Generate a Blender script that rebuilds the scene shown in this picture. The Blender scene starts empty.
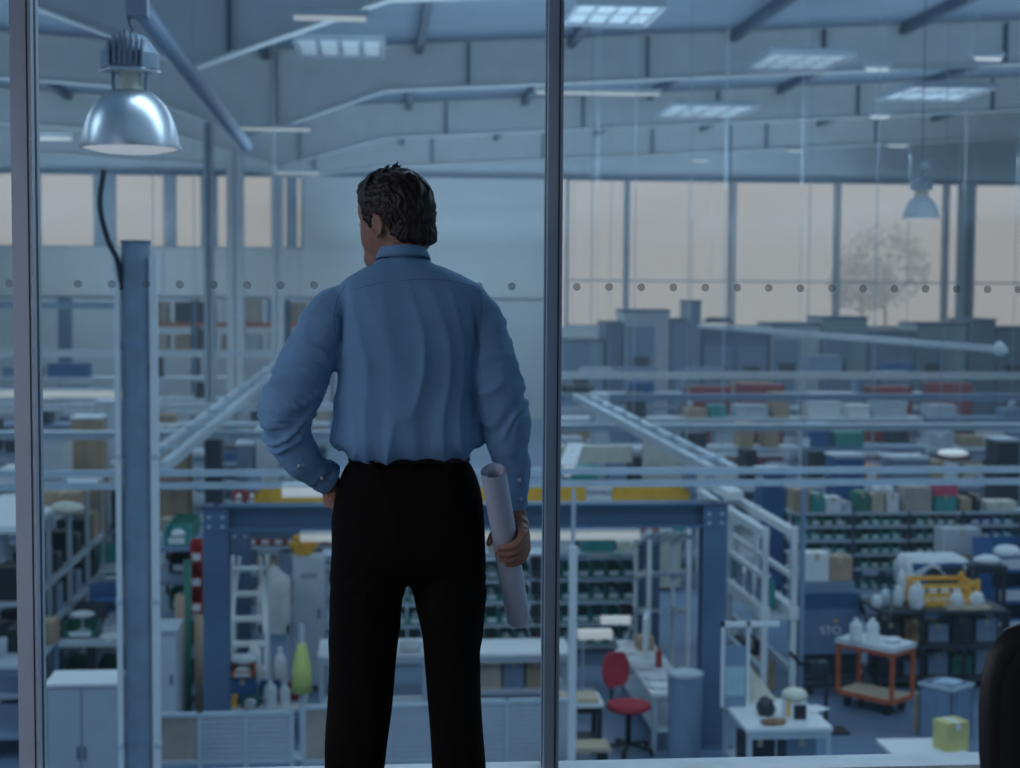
import bpy, math, random
import numpy as np
from mathutils import Vector, Matrix, noise as mnoise

# ------------------------------------------------------------------ camera, world, lights, exposure
SC = bpy.context.scene
COL = SC.collection
F_PX = 1550.0
CAM = Vector((0, 0, 1.5))
FLOOR_Z = -3.5                                   # factory floor, the office floor is z = 0
cam_data = bpy.data.cameras.new('camera')
cam = bpy.data.objects.new('camera', cam_data)
COL.objects.link(cam)
cam_data.sensor_width = 36.0
cam_data.lens = F_PX / 1020 * 36
cam_data.clip_end = 500
_rot = (Matrix.Rotation(math.radians(-5), 3, 'Z')
        @ Matrix.Rotation(math.radians(90) - math.atan(94 / F_PX), 3, 'X')
        @ Matrix.Rotation(math.radians(0.33), 3, 'Z'))
cam.matrix_world = Matrix.Translation(CAM) @ _rot.to_4x4()
cam_data.dof.use_dof = True
cam_data.dof.focus_distance = 3.9
cam_data.dof.aperture_fstop = 3.7
SC.camera = cam

world = bpy.data.worlds.new('overcast_sky')
SC.world = world
world.use_nodes = True
_bg = world.node_tree.nodes['Background']
_bg.inputs[0].default_value = (0.348, 0.354, 0.360, 1)
_bg.inputs[1].default_value = 1.36

def area_light(name, loc, sx, sy, power, color, rot=(0, 0, 0)):
    d = bpy.data.lights.new(name, 'AREA')
    d.shape = 'RECTANGLE'; d.size = sx; d.size_y = sy
    d.energy = power; d.color = color
    o = bpy.data.objects.new(name, d)
    o.location = loc; o.rotation_euler = rot
    COL.objects.link(o)
    return o

COOL = (0.60, 0.82, 1.0)
for yy in (7.5, 14.0, 24.0, 35.0, 46.0, 56.0):        # rows of roof lamps; nearest row added to light camera-facing sides
    for xx in (-9.0, 3.0, 14.0):
        area_light('roof_lamp_and_fill', (xx, yy, 4.6), 8.0, 1.2, 150 if yy < 20 else 185, COOL)
        area_light('ceiling_fill_light', (xx, yy, 3.2), 9.0, 4.0, 55 if yy < 20 else 165, COOL, (math.pi, 0, 0))      # added upward fill without fixtures, brightens the roof underside
# added office fill: two long lamps along the side walls, out of view
area_light('office_fill_light', (-3.25, 0.6, 2.64), 0.3, 5.4, 112, (0.86, 0.86, 1.0))
area_light('office_fill_light', (4.85, 0.6, 2.64), 0.3, 5.4, 48, (0.60, 0.82, 1.0))

SC.view_settings.view_transform = 'Standard'
SC.view_settings.look = 'None'
SC.view_settings.exposure = 0.0
SC.view_settings.gamma = 1.0
SC.view_settings.use_curve_mapping = False
SC.cycles.use_denoising = True
SC.cycles.max_bounces = 6
SC.cycles.transparent_max_bounces = 12

# ------------------------------------------------------------------ pixels to places
def ray(px, py):
    return _rot @ Vector(((px - 510) / F_PX, -(py - 384) / F_PX, -1.0))
def at(px, py, Y):
    d = ray(px, py); return CAM + d * ((Y - CAM.y) / d.y)
def atz(px, py, z):
    d = ray(px, py); return CAM + d * ((z - CAM.z) / d.z)
def fl(px, py):
    return atz(px, py, FLOOR_Z)
def X(px, Y): return at(px, 384, Y).x
def Z(px, py, Y): return at(px, py, Y).z

# ------------------------------------------------------------------ materials
MATS = {}
def mat(name, color, rough=0.6, metal=0.0, var=0.12, scale=6.0, bump=0.0, bscale=60.0, spec=0.5, stretch=None):
    if name in MATS: return MATS[name]
    m = bpy.data.materials.new(name); m.use_nodes = True
    nt = m.node_tree; b = nt.nodes['Principled BSDF']
    b.inputs['Roughness'].default_value = rough
    b.inputs['Metallic'].default_value = metal
    b.inputs['Specular IOR Level'].default_value = spec
    tc = nt.nodes.new('ShaderNodeTexCoord')
    src = tc.outputs['Object']
    if stretch:
        mp = nt.nodes.new('ShaderNodeMapping'); mp.inputs['Scale'].default_value = stretch
        nt.links.new(src, mp.inputs[0]); src = mp.outputs[0]
    n = nt.nodes.new('ShaderNodeTexNoise'); n.inputs['Scale'].default_value = scale
    n.inputs['Detail'].default_value = 3
    nt.links.new(src, n.inputs['Vector'])
    r = nt.nodes.new('ShaderNodeValToRGB')
    r.color_ramp.elements[0].position = 0.3; r.color_ramp.elements[1].position = 0.7
    c = Vector(color)
    r.color_ramp.elements[0].color = tuple(max(0, v * (1 - var)) for v in c) + (1,)
    r.color_ramp.elements[1].color = tuple(min(1, v * (1 + var)) for v in c) + (1,)
    nt.links.new(n.outputs['Fac'], r.inputs[0])
    nt.links.new(r.outputs[0], b.inputs['Base Color'])
    if bump:
        n2 = nt.nodes.new('ShaderNodeTexNoise'); n2.inputs['Scale'].default_value = bscale
        nt.links.new(src, n2.inputs['Vector'])
        bp = nt.nodes.new('ShaderNodeBump'); bp.inputs['Strength'].default_value = bump
        bp.inputs['Distance'].default_value = 0.01
        nt.links.new(n2.outputs['Fac'], bp.inputs['Height'])
        nt.links.new(bp.outputs[0], b.inputs['Normal'])
    MATS[name] = m
    return m
def emit(name, color, strength):
    if name in MATS: return MATS[name]
    m = mat(name, color, 0.4, var=0.03)
    b = m.node_tree.nodes['Principled BSDF']
    b.inputs['Emission Color'].default_value = tuple(color) + (1,)
    b.inputs['Emission Strength'].default_value = strength
    return m
def glass_mat(name, tint):
    """clean clear glass with a slight tint"""
    m = bpy.data.materials.new(name); m.use_nodes = True
    nt = m.node_tree; nt.nodes.clear()
    o = nt.nodes.new('ShaderNodeOutputMaterial')
    tr = nt.nodes.new('ShaderNodeBsdfTransparent'); tr.inputs[0].default_value = tuple(tint) + (1,)
    nt.links.new(tr.outputs[0], o.inputs[0])
    MATS[name] = m
    return m

# ------------------------------------------------------------------ mesh building
class MB:
    def __init__(s): s.v = []; s.f = []
    def add(s, vs, fs):
        k = len(s.v); s.v += [tuple(v) for v in vs]; s.f += [tuple(i + k for i in f) for f in fs]; return s
    def box(s, c, d, rz=0.0, rx=0.0, ry=0.0, taper=1.0):
        hx, hy, hz = d[0] / 2, d[1] / 2, d[2] / 2
        vs = []
        for z in (-hz, hz):
            t = taper if z > 0 else 1.0
            for x, y in ((-hx, -hy), (hx, -hy), (hx, hy), (-hx, hy)): vs.append(Vector((x * t, y * t, z)))
        if rz or rx or ry:
            M = Matrix.Rotation(rz, 3, 'Z') @ Matrix.Rotation(ry, 3, 'Y') @ Matrix.Rotation(rx, 3, 'X')
            vs = [M @ v for v in vs]
        return s.add([v + Vector(c) for v in vs],
                     [(3, 2, 1, 0), (4, 5, 6, 7), (0, 1, 5, 4), (1, 2, 6, 5), (2, 3, 7, 6), (3, 0, 4, 7)])
    def b2(s, lo, hi):
        lo = Vector(lo); hi = Vector(hi); return s.box((lo + hi) / 2, hi - lo)
    def bar(s, p0, p1, w, h=None, up=(0, 0, 1)):
        """rectangular bar from p0 to p1; w across, h along 'up'"""
        h = h or w; p0 = Vector(p0); p1 = Vector(p1); t = (p1 - p0).normalized(); up = Vector(up)
        if abs(t.dot(up)) > .99: up = Vector((0, 1, 0))
        a = t.cross(up).normalized(); b = a.cross(t).normalized()
        vs = []
        for p in (p0, p1):
            for i, j in ((-1, -1), (1, -1), (1, 1), (-1, 1)): vs.append(p + a * (i * w / 2) + b * (j * h / 2))
        return s.add(vs, [(0, 1, 2, 3), (7, 6, 5, 4), (0, 4, 5, 1), (1, 5, 6, 2), (2, 6, 7, 3), (3, 7, 4, 0)])
    def tube(s, pts, rads, n=10, cap=True):
        """tapering round tube through points"""
        pts = [Vector(p) for p in pts]
        if not hasattr(rads, '__len__'): rads = [rads] * len(pts)
        t0 = (pts[1] - pts[0]).normalized()
        a = t0.cross(Vector((0, 0, 1)))
        if a.length < 1e-3: a = Vector((1, 0, 0))
        a.normalize(); vs = []; L = len(pts)
        for i, p in enumerate(pts):
            t = (pts[min(i + 1, L - 1)] - pts[max(i - 1, 0)]).normalized()
            a = (a - t * a.dot(t)).normalized(); b = t.cross(a)
            for k in range(n):
                q = 2 * math.pi * k / n
                vs.append(p + (a * math.cos(q) + b * math.sin(q)) * rads[i])
        fs = []
        for i in range(L - 1):
            for k in range(n):
                k2 = (k + 1) % n
                fs.append((i * n + k, i * n + k2, (i + 1) * n + k2, (i + 1) * n + k))
        if cap:
            fs.append(tuple(range(n))[::-1]); fs.append(tuple((L - 1) * n + k for k in range(n)))
        return s.add(vs, fs)
    def cyl(s, p0, p1, r, n=12): return s.tube([p0, p1], r, n)
    def lathe(s, prof, c=(0, 0, 0), n=24, closed_ends=True):
        c = Vector(c); vs = []; fs = []; L = len(prof)
        for r, z in prof:
            for k in range(n):
                q = 2 * math.pi * k / n
                vs.append(c + Vector((r * math.cos(q), r * math.sin(q), z)))
        for i in range(L - 1):
            for k in range(n):
                k2 = (k + 1) % n
                fs.append((i * n + k, i * n + k2, (i + 1) * n + k2, (i + 1) * n + k))
        if closed_ends:
            fs.append(tuple(range(n))[::-1]); fs.append(tuple((L - 1) * n + k for k in range(n)))
        return s.add(vs, fs)
    def loft(s, rings, cap=True):
        n = len(rings[0]); vs = [p for r in rings for p in r]; fs = []
        for i in range(len(rings) - 1):
            for k in range(n):
                k2 = (k + 1) % n
                fs.append((i * n + k, i * n + k2, (i + 1) * n + k2, (i + 1) * n + k))
        if cap:
            fs.append(tuple(range(n))[::-1]); fs.append(tuple((len(rings) - 1) * n + k for k in range(n)))
        return s.add(vs, fs)
    def ellipsoid(s, c, r, M=None, nu=20, nv=12):
        vs = []; fs = []; c = Vector(c)
        for i in range(1, nv):
            th = math.pi * i / nv
            for k in range(nu):
                q = 2 * math.pi * k / nu
                p = Vector((r[0] * math.sin(th) * math.cos(q), r[1] * math.sin(th) * math.sin(q), r[2] * math.cos(th)))
                vs.append(c + (M @ p if M else p))
        for i in range(nv - 2):
            for k in range(nu):
                k2 = (k + 1) % nu
                fs.append((i * nu + k, (i + 1) * nu + k, (i + 1) * nu + k2, i * nu + k2))
        p = Vector((0, 0, r[2])); vs.append(c + (M @ p if M else p)); vs.append(c - (M @ p if M else p))
        top = len(vs) - 2; bot = len(vs) - 1; last = (nv - 2) * nu
        for k in range(nu):
            k2 = (k + 1) % nu
            fs.append((top, k, k2)); fs.append((bot, last + k2, last + k))
        return s.add(vs, fs)
    def prism(s, poly, y0, y1):
        """outline in x,z extruded along y"""
        n = len(poly)
        vs = [(x, y0, z) for x, z in poly] + [(x, y1, z) for x, z in poly]
        fs = [tuple(range(n)), tuple(range(n, 2 * n))[::-1]] + [(i, n + i, n + (i + 1) % n, (i + 1) % n) for i in range(n)]
        return s.add(vs, fs)
    def mesh(s, name, smooth=False):
        me = bpy.data.meshes.new(name); me.from_pydata(s.v, [], s.f); me.update()
        if smooth: me.shade_smooth()
        return me

def tag(o, label=None, cat=None, group=None, kind=None):
    if label: o['label'] = label
    if cat: o['category'] = cat
    if group: o['group'] = group
    if kind: o['kind'] = kind
    return o
def thing(name, label, cat, loc=(0, 0, 0), rz=0.0, group=None):
    o = bpy.data.objects.new(name, None); COL.objects.link(o)
    o.empty_display_size = 0.1
    o.location = loc; o.rotation_euler = (0, 0, rz)
    return tag(o, label, cat, group)
def part(name, mb, m, parent=None, smooth=False, auto=None, loc=None):
    me = mb if isinstance(mb, bpy.types.Mesh) else mb.mesh(name, smooth)
    if len(me.materials) == 0: me.materials.append(m)
    if auto is not None: me.set_sharp_from_angle(angle=math.radians(auto))
    o = bpy.data.objects.new(name, me); COL.objects.link(o)
    if parent: o.parent = parent
    if loc is not None: o.location = loc
    return o
def solo(name, mb, m, label, cat, loc=(0, 0, 0), rz=0.0, group=None, smooth=False):
    o = part(name, mb, m, None, smooth); o.location = loc; o.rotation_euler = (0, 0, rz)
    return tag(o, label, cat, group)
def struct(name, mb, m, loc=None, smooth=False):
    o = part(name, mb, m, None, smooth)
    if loc is not None: o.location = loc
    return tag(o, kind='structure')
def dup(root, loc, rz=0.0, label=None, group=None, parent=None):
    r = root.copy(); COL.objects.link(r); r.location = loc; r.rotation_euler = (0, 0, rz)
    if label: r['label'] = label
    if group: r['group'] = group
    for ch in root.children:
        c = ch.copy(); COL.objects.link(c); c.parent = r
        for g in ch.children:
            d = g.copy(); COL.objects.link(d); d.parent = c
    return r
def text_mesh(txt, size, depth=0.002):
    cu = bpy.data.curves.new('lettering', 'FONT'); cu.body = txt; cu.size = size; cu.extrude = depth
    cu.align_x = 'CENTER'; cu.align_y = 'CENTER'
    o = bpy.data.objects.new('lettering', cu); COL.objects.link(o)
    dg = bpy.context.evaluated_depsgraph_get()
    me = bpy.data.meshes.new_from_object(o.evaluated_get(dg))
    bpy.data.objects.remove(o); bpy.data.curves.remove(cu)
    me.materials.clear()
    return me

WHITE = mat('white_paint', (.78, .80, .80), .5)
# ------------------------------------------------------------------ materials of the place
M_ROOF = mat('roof_deck', (.46, .56, .68), .6, var=.05, scale=1.5)
M_RAFTER = mat('rafter_paint', (.80, .82, .82), .5, var=.05, scale=2)
M_STEELDK = mat('dark_steel', (.10, .15, .22), .5, var=.1)
M_WALL = mat('wall_cladding', (.62, .68, .72), .6, var=.05, scale=1.0)
M_FLOORF = mat('factory_floor_coating', (.17, .25, .37), .35, var=.15, scale=.8)
M_OFFICE = mat('office_wall_paint', (.45, .47, .50), .8, var=.03)
M_CARPET = mat('office_carpet', (.08, .09, .11), .95, var=.2, scale=40, bump=.3, bscale=300)
M_ALU = mat('anodised_aluminium', (.48, .55, .63), .45, .15, var=.04, scale=3)
M_ALUDK = mat('mullion_gasket', (.05, .06, .08), .6)
M_GLASS = glass_mat('clear_glass', (.935, .965, .98))
M_GLASSF = glass_mat('far_window_glass', (.97, .97, .97))
M_DOT = mat('frosted_dot', (.24, .34, .42), .7, var=.02)
M_DOT.node_tree.nodes['Principled BSDF'].inputs['Alpha'].default_value = .36
M_BLUE = mat('blue_steel_paint', (.105, .18, .29), .42, var=.08, scale=3)
M_GREYRAIL = mat('galvanised_rail', (.44, .54, .62), .4, 0, var=.08, scale=4)

FAR = 60.0
# floor, walls and roof of the factory
struct('floor', MB().b2((-24, 4.6, FLOOR_Z - .2), (34, FAR, FLOOR_Z)), M_FLOORF)
struct('wall_left', MB().b2((-24.3, 4.6, FLOOR_Z), (-24, FAR, 7.5)), M_WALL)
struct('wall_right', MB().b2((34, 4.6, FLOOR_Z), (34.3, FAR, 9.4)), M_WALL)
# wall under the office (seen from the hall only)
struct('wall_under_office', MB().b2((-24, 4.35, FLOOR_Z), (34, 4.55, -.25)), M_WALL)
struct('wall_beside_office_left', MB().b2((-24, 4.35, -.25), (-3.6, 4.55, 7.4)), M_WALL)
struct('wall_beside_office_right', MB().b2((5.2, 4.35, -.25), (34, 4.55, 8.6)), M_WALL)
struct('wall_above_office', MB().b2((-3.6, 4.35, 2.9), (5.2, 4.55, 6.6)), M_WALL)

# roof: low slope rising to the right
def roof_z(x): return 5.41 + .058 * abs(x + 2.5)          # valley over the column line
for i in range(8):
    y0 = 4.4 + i * 7.0; y1 = min(y0 + 7.0, FAR + .2)
    vs = []
    for y in (y0, y1):
        for x in (-24.2, -2.5, 34.2): vs += [(x, y, roof_z(x) + .9), (x, y, roof_z(x) + 1.0)]
    o = struct('ceiling', MB().add(vs, [(0, 2, 8, 6), (2, 4, 10, 8), (1, 7, 9, 3), (3, 9, 11, 5), (0, 6, 7, 1), (4, 5, 11, 10), (0, 1, 3, 2), (2, 3, 5, 4), (6, 8, 9, 7), (8, 10, 11, 9)]), M_ROOF)
    if i == 0: ceil0 = o
    else:
        o.name = 'roof_sheet'; o.parent = ceil0; del o['kind']
        
# rafters: deep pale beams across the hall with a haunch towards the left columns
RAFT = (12.0, 22.0, 32.0, 42.0, 52.0)
def raft_bot(x, y=12.0):
    z = roof_z(x) - .02
    d = max(0.0, 2.7 - abs(x + 2.5))             # haunch over the column line
    return z - d * .31 * (1.0 if y < 40 else .75 if y < 50 else .25)
for k, y in enumerate(RAFT):
    xs = [-24, -14, -8, -5.2, -2.5, .2, 10, 20, 34]
    web = []; bot = []
    # web
    vs = []; fs = []
    for x in xs:
        for yy in (y - .02, y + .02): vs += [(x, yy, raft_bot(x, y)), (x, yy, roof_z(x) + .88)]
    for i in range(len(xs) - 1):
        a = i * 4; b = a + 4
        fs += [(a, b, b + 1, a + 1), (a + 2, a + 3, b + 3, b + 2)]
    t = thing('roof_rafter', 'deep pale grey roof rafter, %s from the glass' % ['nearest', 'second', 'third', 'fourth', 'farthest'][k], 'beam', (0, 0, 0))
    part('web', MB().add(vs, fs), M_RAFTER, t)
    fl_ = MB(); tp = MB()
    for i in range(len(xs) - 1):
        xa, xb = xs[i], xs[i + 1]
        za, zb = vs[i * 4][2], vs[(i + 1) * 4][2]
        fl_.bar((xa, y, za), (xb, y, zb), .34, .05)
        tp.bar((xa, y, roof_z(xa) + .86), (xb, y, roof_z(xb) + .86), .3, .04)
    part('bottom_flange', fl_, M_RAFTER, t); part('top_flange', tp, M_RAFTER, t)
    for x in (-2.0, 1.9, 5.6, 9.3, 13.2, 17.0):
        part('stiffener', MB().b2((x - .025, y - .16, raft_bot(x, y)), (x + .025, y - .02, roof_z(x) + .85)), M_STEELDK, t)
# purlins running away from the glass, on top of the rafters
for j, x in enumerate((-8, -5, -2.2, .9, 4.0, 7.4, 11, 15, 19)):
    solo('roof_purlin', MB().bar((x, 4.6, roof_z(x) + .80), (x, FAR - .1, roof_z(x) + .80), .14, .24), M_STEELDK,
         'dark steel roof purlin running away from the glass, number %s from the left' % ['one', 'two', 'three', 'four', 'five', 'six', 'seven', 'eight', 'nine'][j], 'beam', group='roof purlins')

# far wall with its glazing
def wz(py): return Z(374, py, FAR)
wt = wz(176); sl = wz(250); sr = wz(326)
sill2 = wz(297)
m = MB()
m.b2((-24, FAR, wt), (34, FAR + .25, 9.6))                      # above the windows
m.b2((-24, FAR, FLOOR_Z), (X(560, FAR), FAR + .25, sl))         # below the left windows
m.b2((X(560, FAR), FAR, FLOOR_Z), (34, FAR + .25, sr))          # below the right windows
m.b2((X(304, FAR), FAR, sl), (X(560, FAR), FAR + .25, wt))      # blank cladding in the middle
struct('wall_back', m, M_WALL)
M_BAND = mat('pale_cladding', (.70, .74, .76), .6, var=.04)
m = MB().b2((-24, FAR - .12, sill2), (X(560, FAR), FAR, sl + .02)); 
struct('trim_1', m, M_BAND)
struct('trim_2', MB().b2((X(304, FAR), FAR - .12, sl + .02), (X(548, FAR), FAR, wt - .05)), M_BAND)
struct('trim_3', MB().b2((-24, FAR - .18, wt - .04), (34, FAR, wt + .1)), M_STEELDK)
# panes on the left and on the right: each with its frame
panesL = [(-60, -18), (-14, 18), (41, 96), (116, 167), (176, 203), (217, 288), (296, 303)]
M_FRAME = mat('window_frame_grey', (.33, .42, .50), .5)
n = 1
def far_window(pa, pb, zb, zt, idx, split=None):
    t = thing('window_%d' % idx, None, None, (0, 0, 0)); tag(t, kind='structure')
    xa, xb = X(pa, FAR), X(pb, FAR)
    part('pane', MB().b2((xa, FAR + .10, zb), (xb, FAR + .12, zt)), M_GLASSF, t)
    f = MB()
    f.b2((xa - .05, FAR + .04, zb), (xa + .05, FAR + .2, zt)); f.b2((xb - .05, FAR + .04, zb), (xb + .05, FAR + .2, zt))
    f.b2((xa, FAR + .04, zb), (xb, FAR + .2, zb + .08)); f.b2((xa, FAR + .04, zt - .08), (xb, FAR + .2, zt))
    part('window_frame', f, M_FRAME, t)
    if split: part('transom', MB().b2((xa, FAR + .04, split), (xb, FAR + .18, split + .06)), M_FRAME, t)
for a, b in panesL:
    far_window(a, b, sl, wt, n); n += 1
edges = [18, 41, 96, 116, 167, 176, 203, 217, 288, 296]
for a, b in zip(edges[0::2], edges[1::2]):
    struct('trim_%d' % (3 + n), MB().b2((X(a, FAR), FAR - .1, sl), (X(b, FAR), FAR + .2, wt)), M_FRAME); n += 1
struct('trim_30', MB().b2((X(-18, FAR), FAR - .1, sl), (X(-14, FAR), FAR + .2, wt)), M_FRAME)
struct('trim_31', MB().b2((-24, FAR - .1, sl), (X(-60, FAR), FAR + .2, wt)), M_WALL)
zt2 = wz(280)
panesR = [(566, 624), (627, 729), (733, 833), (837, 941), (945, 956), (970, 1062), (1066, 1160)]
for a, b in panesR:
    far_window(a, b, sr, wt, n, zt2); n += 1
struct('trim_40', MB().b2((X(956, FAR), FAR - .2, sr), (X(970, FAR), FAR + .2, wt)), M_FRAME)
struct('trim_41', MB().b2((X(1160, FAR), FAR - .05, sr), (34, FAR + .2, wt)), M_WALL)

# outside ground, so that the sky ends somewhere
struct('ground', MB().b2((-80, FAR + .3, FLOOR_Z - .4), (110, 140, FLOOR_Z - .2)), mat('outside_ground', (.5, .52, .5), .9))

# ------------------------------------------------------------------ the office
struct('floor_office', MB().b2((-3.6, -3.5, -.25), (5.2, 4.5, 0)), M_CARPET)
struct('ceiling_office', MB().b2((-3.6, -3.5, 2.7), (5.2, 4.34, 2.9)), M_OFFICE)
struct('wall_office_back', MB().b2((-3.6, -3.7, 0), (5.2, -3.5, 2.7)), M_OFFICE)
struct('wall_office_left', MB().b2((-3.8, -3.7, 0), (-3.6, 4.34, 2.7)), M_OFFICE)
struct('wall_office_right', MB().b2((5.2, -3.7, 0), (5.4, 4.34, 2.7)), M_OFFICE)
def office_fill_fixture(loc, w, d, nx, ny, label, group, rim=.02):  # frames for the added office fill lamps
    t = thing('office_fill_lamp', label, 'ceiling light', loc, 0, group)
    f = MB()
    for s_ in (-1, 1):
        f.b2((s_ * w / 2 - rim / 2, -d / 2, 0), (s_ * w / 2 + rim / 2, d / 2, .03)); f.b2((-w / 2, s_ * d / 2 - rim / 2, 0), (w / 2, s_ * d / 2 + rim / 2, .03))
    part('light_frame', f, M_ALU, t)
    for i in range(1, nx): part('louvre', MB().b2((-w / 2 + w * i / nx - .012, -d / 2, 0), (-w / 2 + w * i / nx + .012, d / 2, .012)), M_ALU, t)
    for j in range(1, ny): part('louvre', MB().b2((-w / 2, -d / 2 + d * j / ny - .02, 0), (w / 2, -d / 2 + d * j / ny + .02, .012)), M_ALU, t)
office_fill_fixture((-3.25, .6, 2.62), .32, 5.42, 1, 6, 'added strip fill light in the office ceiling along the left wall', None)
office_fill_fixture((4.85, .6, 2.62), .32, 5.42, 1, 6, 'added strip fill light in the office ceiling along the right wall', None)

# glass front: mullions, panes with rows of frosted dots, bottom rail
GY = 4.38
mull_px = [28.5 - 533, 28.5, 552.0, 552 + 531, 552 + 531 * 2]
mx_ = [X(p, GY) for p in mull_px]
botz = Z(800, 762, GY)
topz = 2.7
def mullion(x, w, i):
    t = thing('mullion_%d' % i, None, None, (x, GY, 0)); tag(t, kind='structure')
    part('mullion_body', MB().b2((-w / 2, -.05, 0), (w / 2, .05, topz)), M_ALU, t)
    part('gasket', MB().b2((w / 2 - .013, -.0515, 0), (w / 2 - .009, .0, topz)), M_ALUDK, t)
    part('gasket', MB().b2((-w / 2 - .001, -.012, 0), (w / 2 + .001, .012, topz)), M_ALUDK, t)
for i, x in enumerate(mx_):
    mullion(x, .056 if i < 2 else .042, i + 1)
struct('trim_50', MB().b2((-3.6, GY - .06, 0), (5.2, GY + .06, botz)), mat('white_sill', (.75, .78, .80), .5))
struct('trim_51', MB().b2((-3.6, GY - .06, topz - .08), (5.2, GY + .06, topz)), M_ALU)
dot_me = MB().lathe([(.0112, -.002), (.0112, 0.0)], n=20).mesh('dot')
dz = Z(500, 286.4, GY)
xs_all = [-3.6] + mx_ + [5.2]
for i in range(len(xs_all) - 1):
    a, b = xs_all[i] + .02, xs_all[i + 1] - .02
    if b - a < .1: continue
    t = thing('window_%d' % (40 + i), None, None, (0, GY, 0)); tag(t, kind='structure')
    part('pane', MB().b2((a, -.006, botz), (b, .006, topz - .08)), M_GLASS, t)
    step = .0925
    x = a + .075 
    x = math.ceil((a + .03 - X(703.5, GY)) / step) * step + X(703.5, GY)
    while x < b - .02:
        o = part('dot', dot_me, M_DOT, t, loc=(x, -.007, dz)); o.rotation_euler = (math.radians(90), 0, 0)
        x += step
# ------------------------------------------------------------------ the man at the glass
MY = 3.9
def P(px, py, dy=0.0): 
    v = at(px, py, MY); return Vector((v.x, MY + dy, v.z))
PX = 1.0 / 401.0
def catmull(pts, n):
    """pts: list of tuples of equal length; returns n samples per span"""
    A = [np.array(p, float) for p in pts]; out = []
    A = [2 * A[0] - A[1]] + A + [2 * A[-1] - A[-2]]
    for i in range(1, len(A) - 2):
        for k in range(n):
            t = k / n; p0, p1, p2, p3 = A[i - 1], A[i], A[i + 1], A[i + 2]
            out.append(.5 * ((2 * p1) + (-p0 + p2) * t + (2 * p0 - 5 * p1 + 4 * p2 - p3) * t * t + (-p0 + 3 * p1 - 3 * p2 + p3) * t ** 3))
    out.append(A[-2]); return out
def ring(py, L, R, back, front, ex=2.3, n=40):
    """horizontal body section at image row py between columns L and R; back = towards the camera"""
    a = P(L, py); b = P(R, py); c = (a + b) / 2; h = (b - a).length / 2; pts = []
    for k in range(n):
        q = 2 * math.pi * k / n; cs, sn = math.cos(q), math.sin(q)
        x = h * math.copysign(abs(cs) ** (2 / ex), cs)
        y = math.copysign(abs(sn) ** (2 / ex), sn)
        y = y * (front if y > 0 else back)
        pts.append((c.x + x, MY + y, c.z))
    return pts
def body_loft(mb, rows, sub=4, ex=2.3, n=40):
    rs = catmull(rows, sub)
    mb.loft([ring(r[0], r[1], r[2], r[3], r[4], ex, n) for r in rs])
def limb(mb, keys, sub=5, n=16):
    """keys: (px, py, dy, radius)"""
    ks = catmull([(*P(k[0], k[1], k[2]), k[3]) for k in keys], sub)
    mb.tube([k[:3] for k in ks], [k[3] for k in ks], n)
    return ks
def voxel(mb, size, smooth=4, name='union'):
    me = mb.mesh(name)
    o = bpy.data.objects.new(name, me); COL.objects.link(o)
    md = o.modifiers.new('r', 'REMESH'); md.mode = 'VOXEL'; md.voxel_size = size; md.adaptivity = 0
    dg = bpy.context.evaluated_depsgraph_get()
    out = bpy.data.meshes.new_from_object(o.evaluated_get(dg))
    bpy.data.objects.remove(o); bpy.data.meshes.remove(me)
    out.materials.clear()
    nv = len(out.vertices); co = np.empty(nv * 3); out.vertices.foreach_get('co', co); co = co.reshape(-1, 3)
    ne = len(out.edges); ed = np.empty(ne * 2, int); out.edges.foreach_get('vertices', ed); ed = ed.reshape(-1, 2)
    deg = np.bincount(ed.ravel(), minlength=nv)[:, None].clip(1)
    def lap(c, w):
        s = np.zeros_like(c)
        for d in range(3):
            s[:, d] = np.bincount(ed[:, 0], c[ed[:, 1], d], nv) + np.bincount(ed[:, 1], c[ed[:, 0], d], nv)
        return c + w * (s / deg - c)
    for _ in range(smooth):
        co = lap(co, .6); co = lap(co, -.35)
    out.vertices.foreach_set('co', co.ravel()); out.update()
    out.shade_smooth()
    return out, co
def normals(me):
    a = np.empty(len(me.vertices) * 3); me.vertices.foreach_get('normal', a); return a.reshape(-1, 3)
def set_co(me, co): me.vertices.foreach_set('co', co.ravel()); me.update()
def ridge(p): return (1 - abs(mnoise.noise(p))) ** 3

M_SKIN = mat('skin', (.36, .195, .135), .5, var=.08, scale=40, bump=.12, bscale=250)
M_HAIR = mat('dark_brown_hair', (.024, .016, .011), .46, var=.6, scale=120, spec=.45, stretch=(1, 1, .15))
M_TROUSER = mat('black_brown_wool', (.0075, .006, .0055), .9, var=.2, scale=150, spec=.12)
M_BELT = mat('black_belt_leather', (.012, .011, .011), .4)
M_SHOE = mat('black_shoe_leather', (.012, .011, .011), .3)
M_PAPER = mat('drawing_paper', (.60, .66, .80), .7, var=.03, scale=8)
M_BTN = mat('shirt_button', (.55, .60, .68), .3)
# shirt: fine blue weave
M_SHIRT = mat('blue_shirt_cotton', (.19, .372, .58), .75, var=.05, scale=14, spec=.2, bump=.10, bscale=900)
M_SEAM = mat('shirt_seam', (.13, .22, .38), .8)

man = thing('person', 'man in blue shirt and dark trousers standing at the glass, seen from behind', 'person', P(410, 290) * 1.0)
man.location.z = 0; MANLOC = Vector(man.location)
def mpart(name, me, m, parent=None, smooth=True):
    """mesh given in world coordinates becomes a child of the man"""
    if isinstance(me, MB): me = me.mesh(name, smooth)
    if parent is None: me.transform(Matrix.Translation(-MANLOC)); return part(name, me, m, man)
    me.transform(Matrix.Translation(-MANLOC)); return part(name, me, m, parent)

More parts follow.
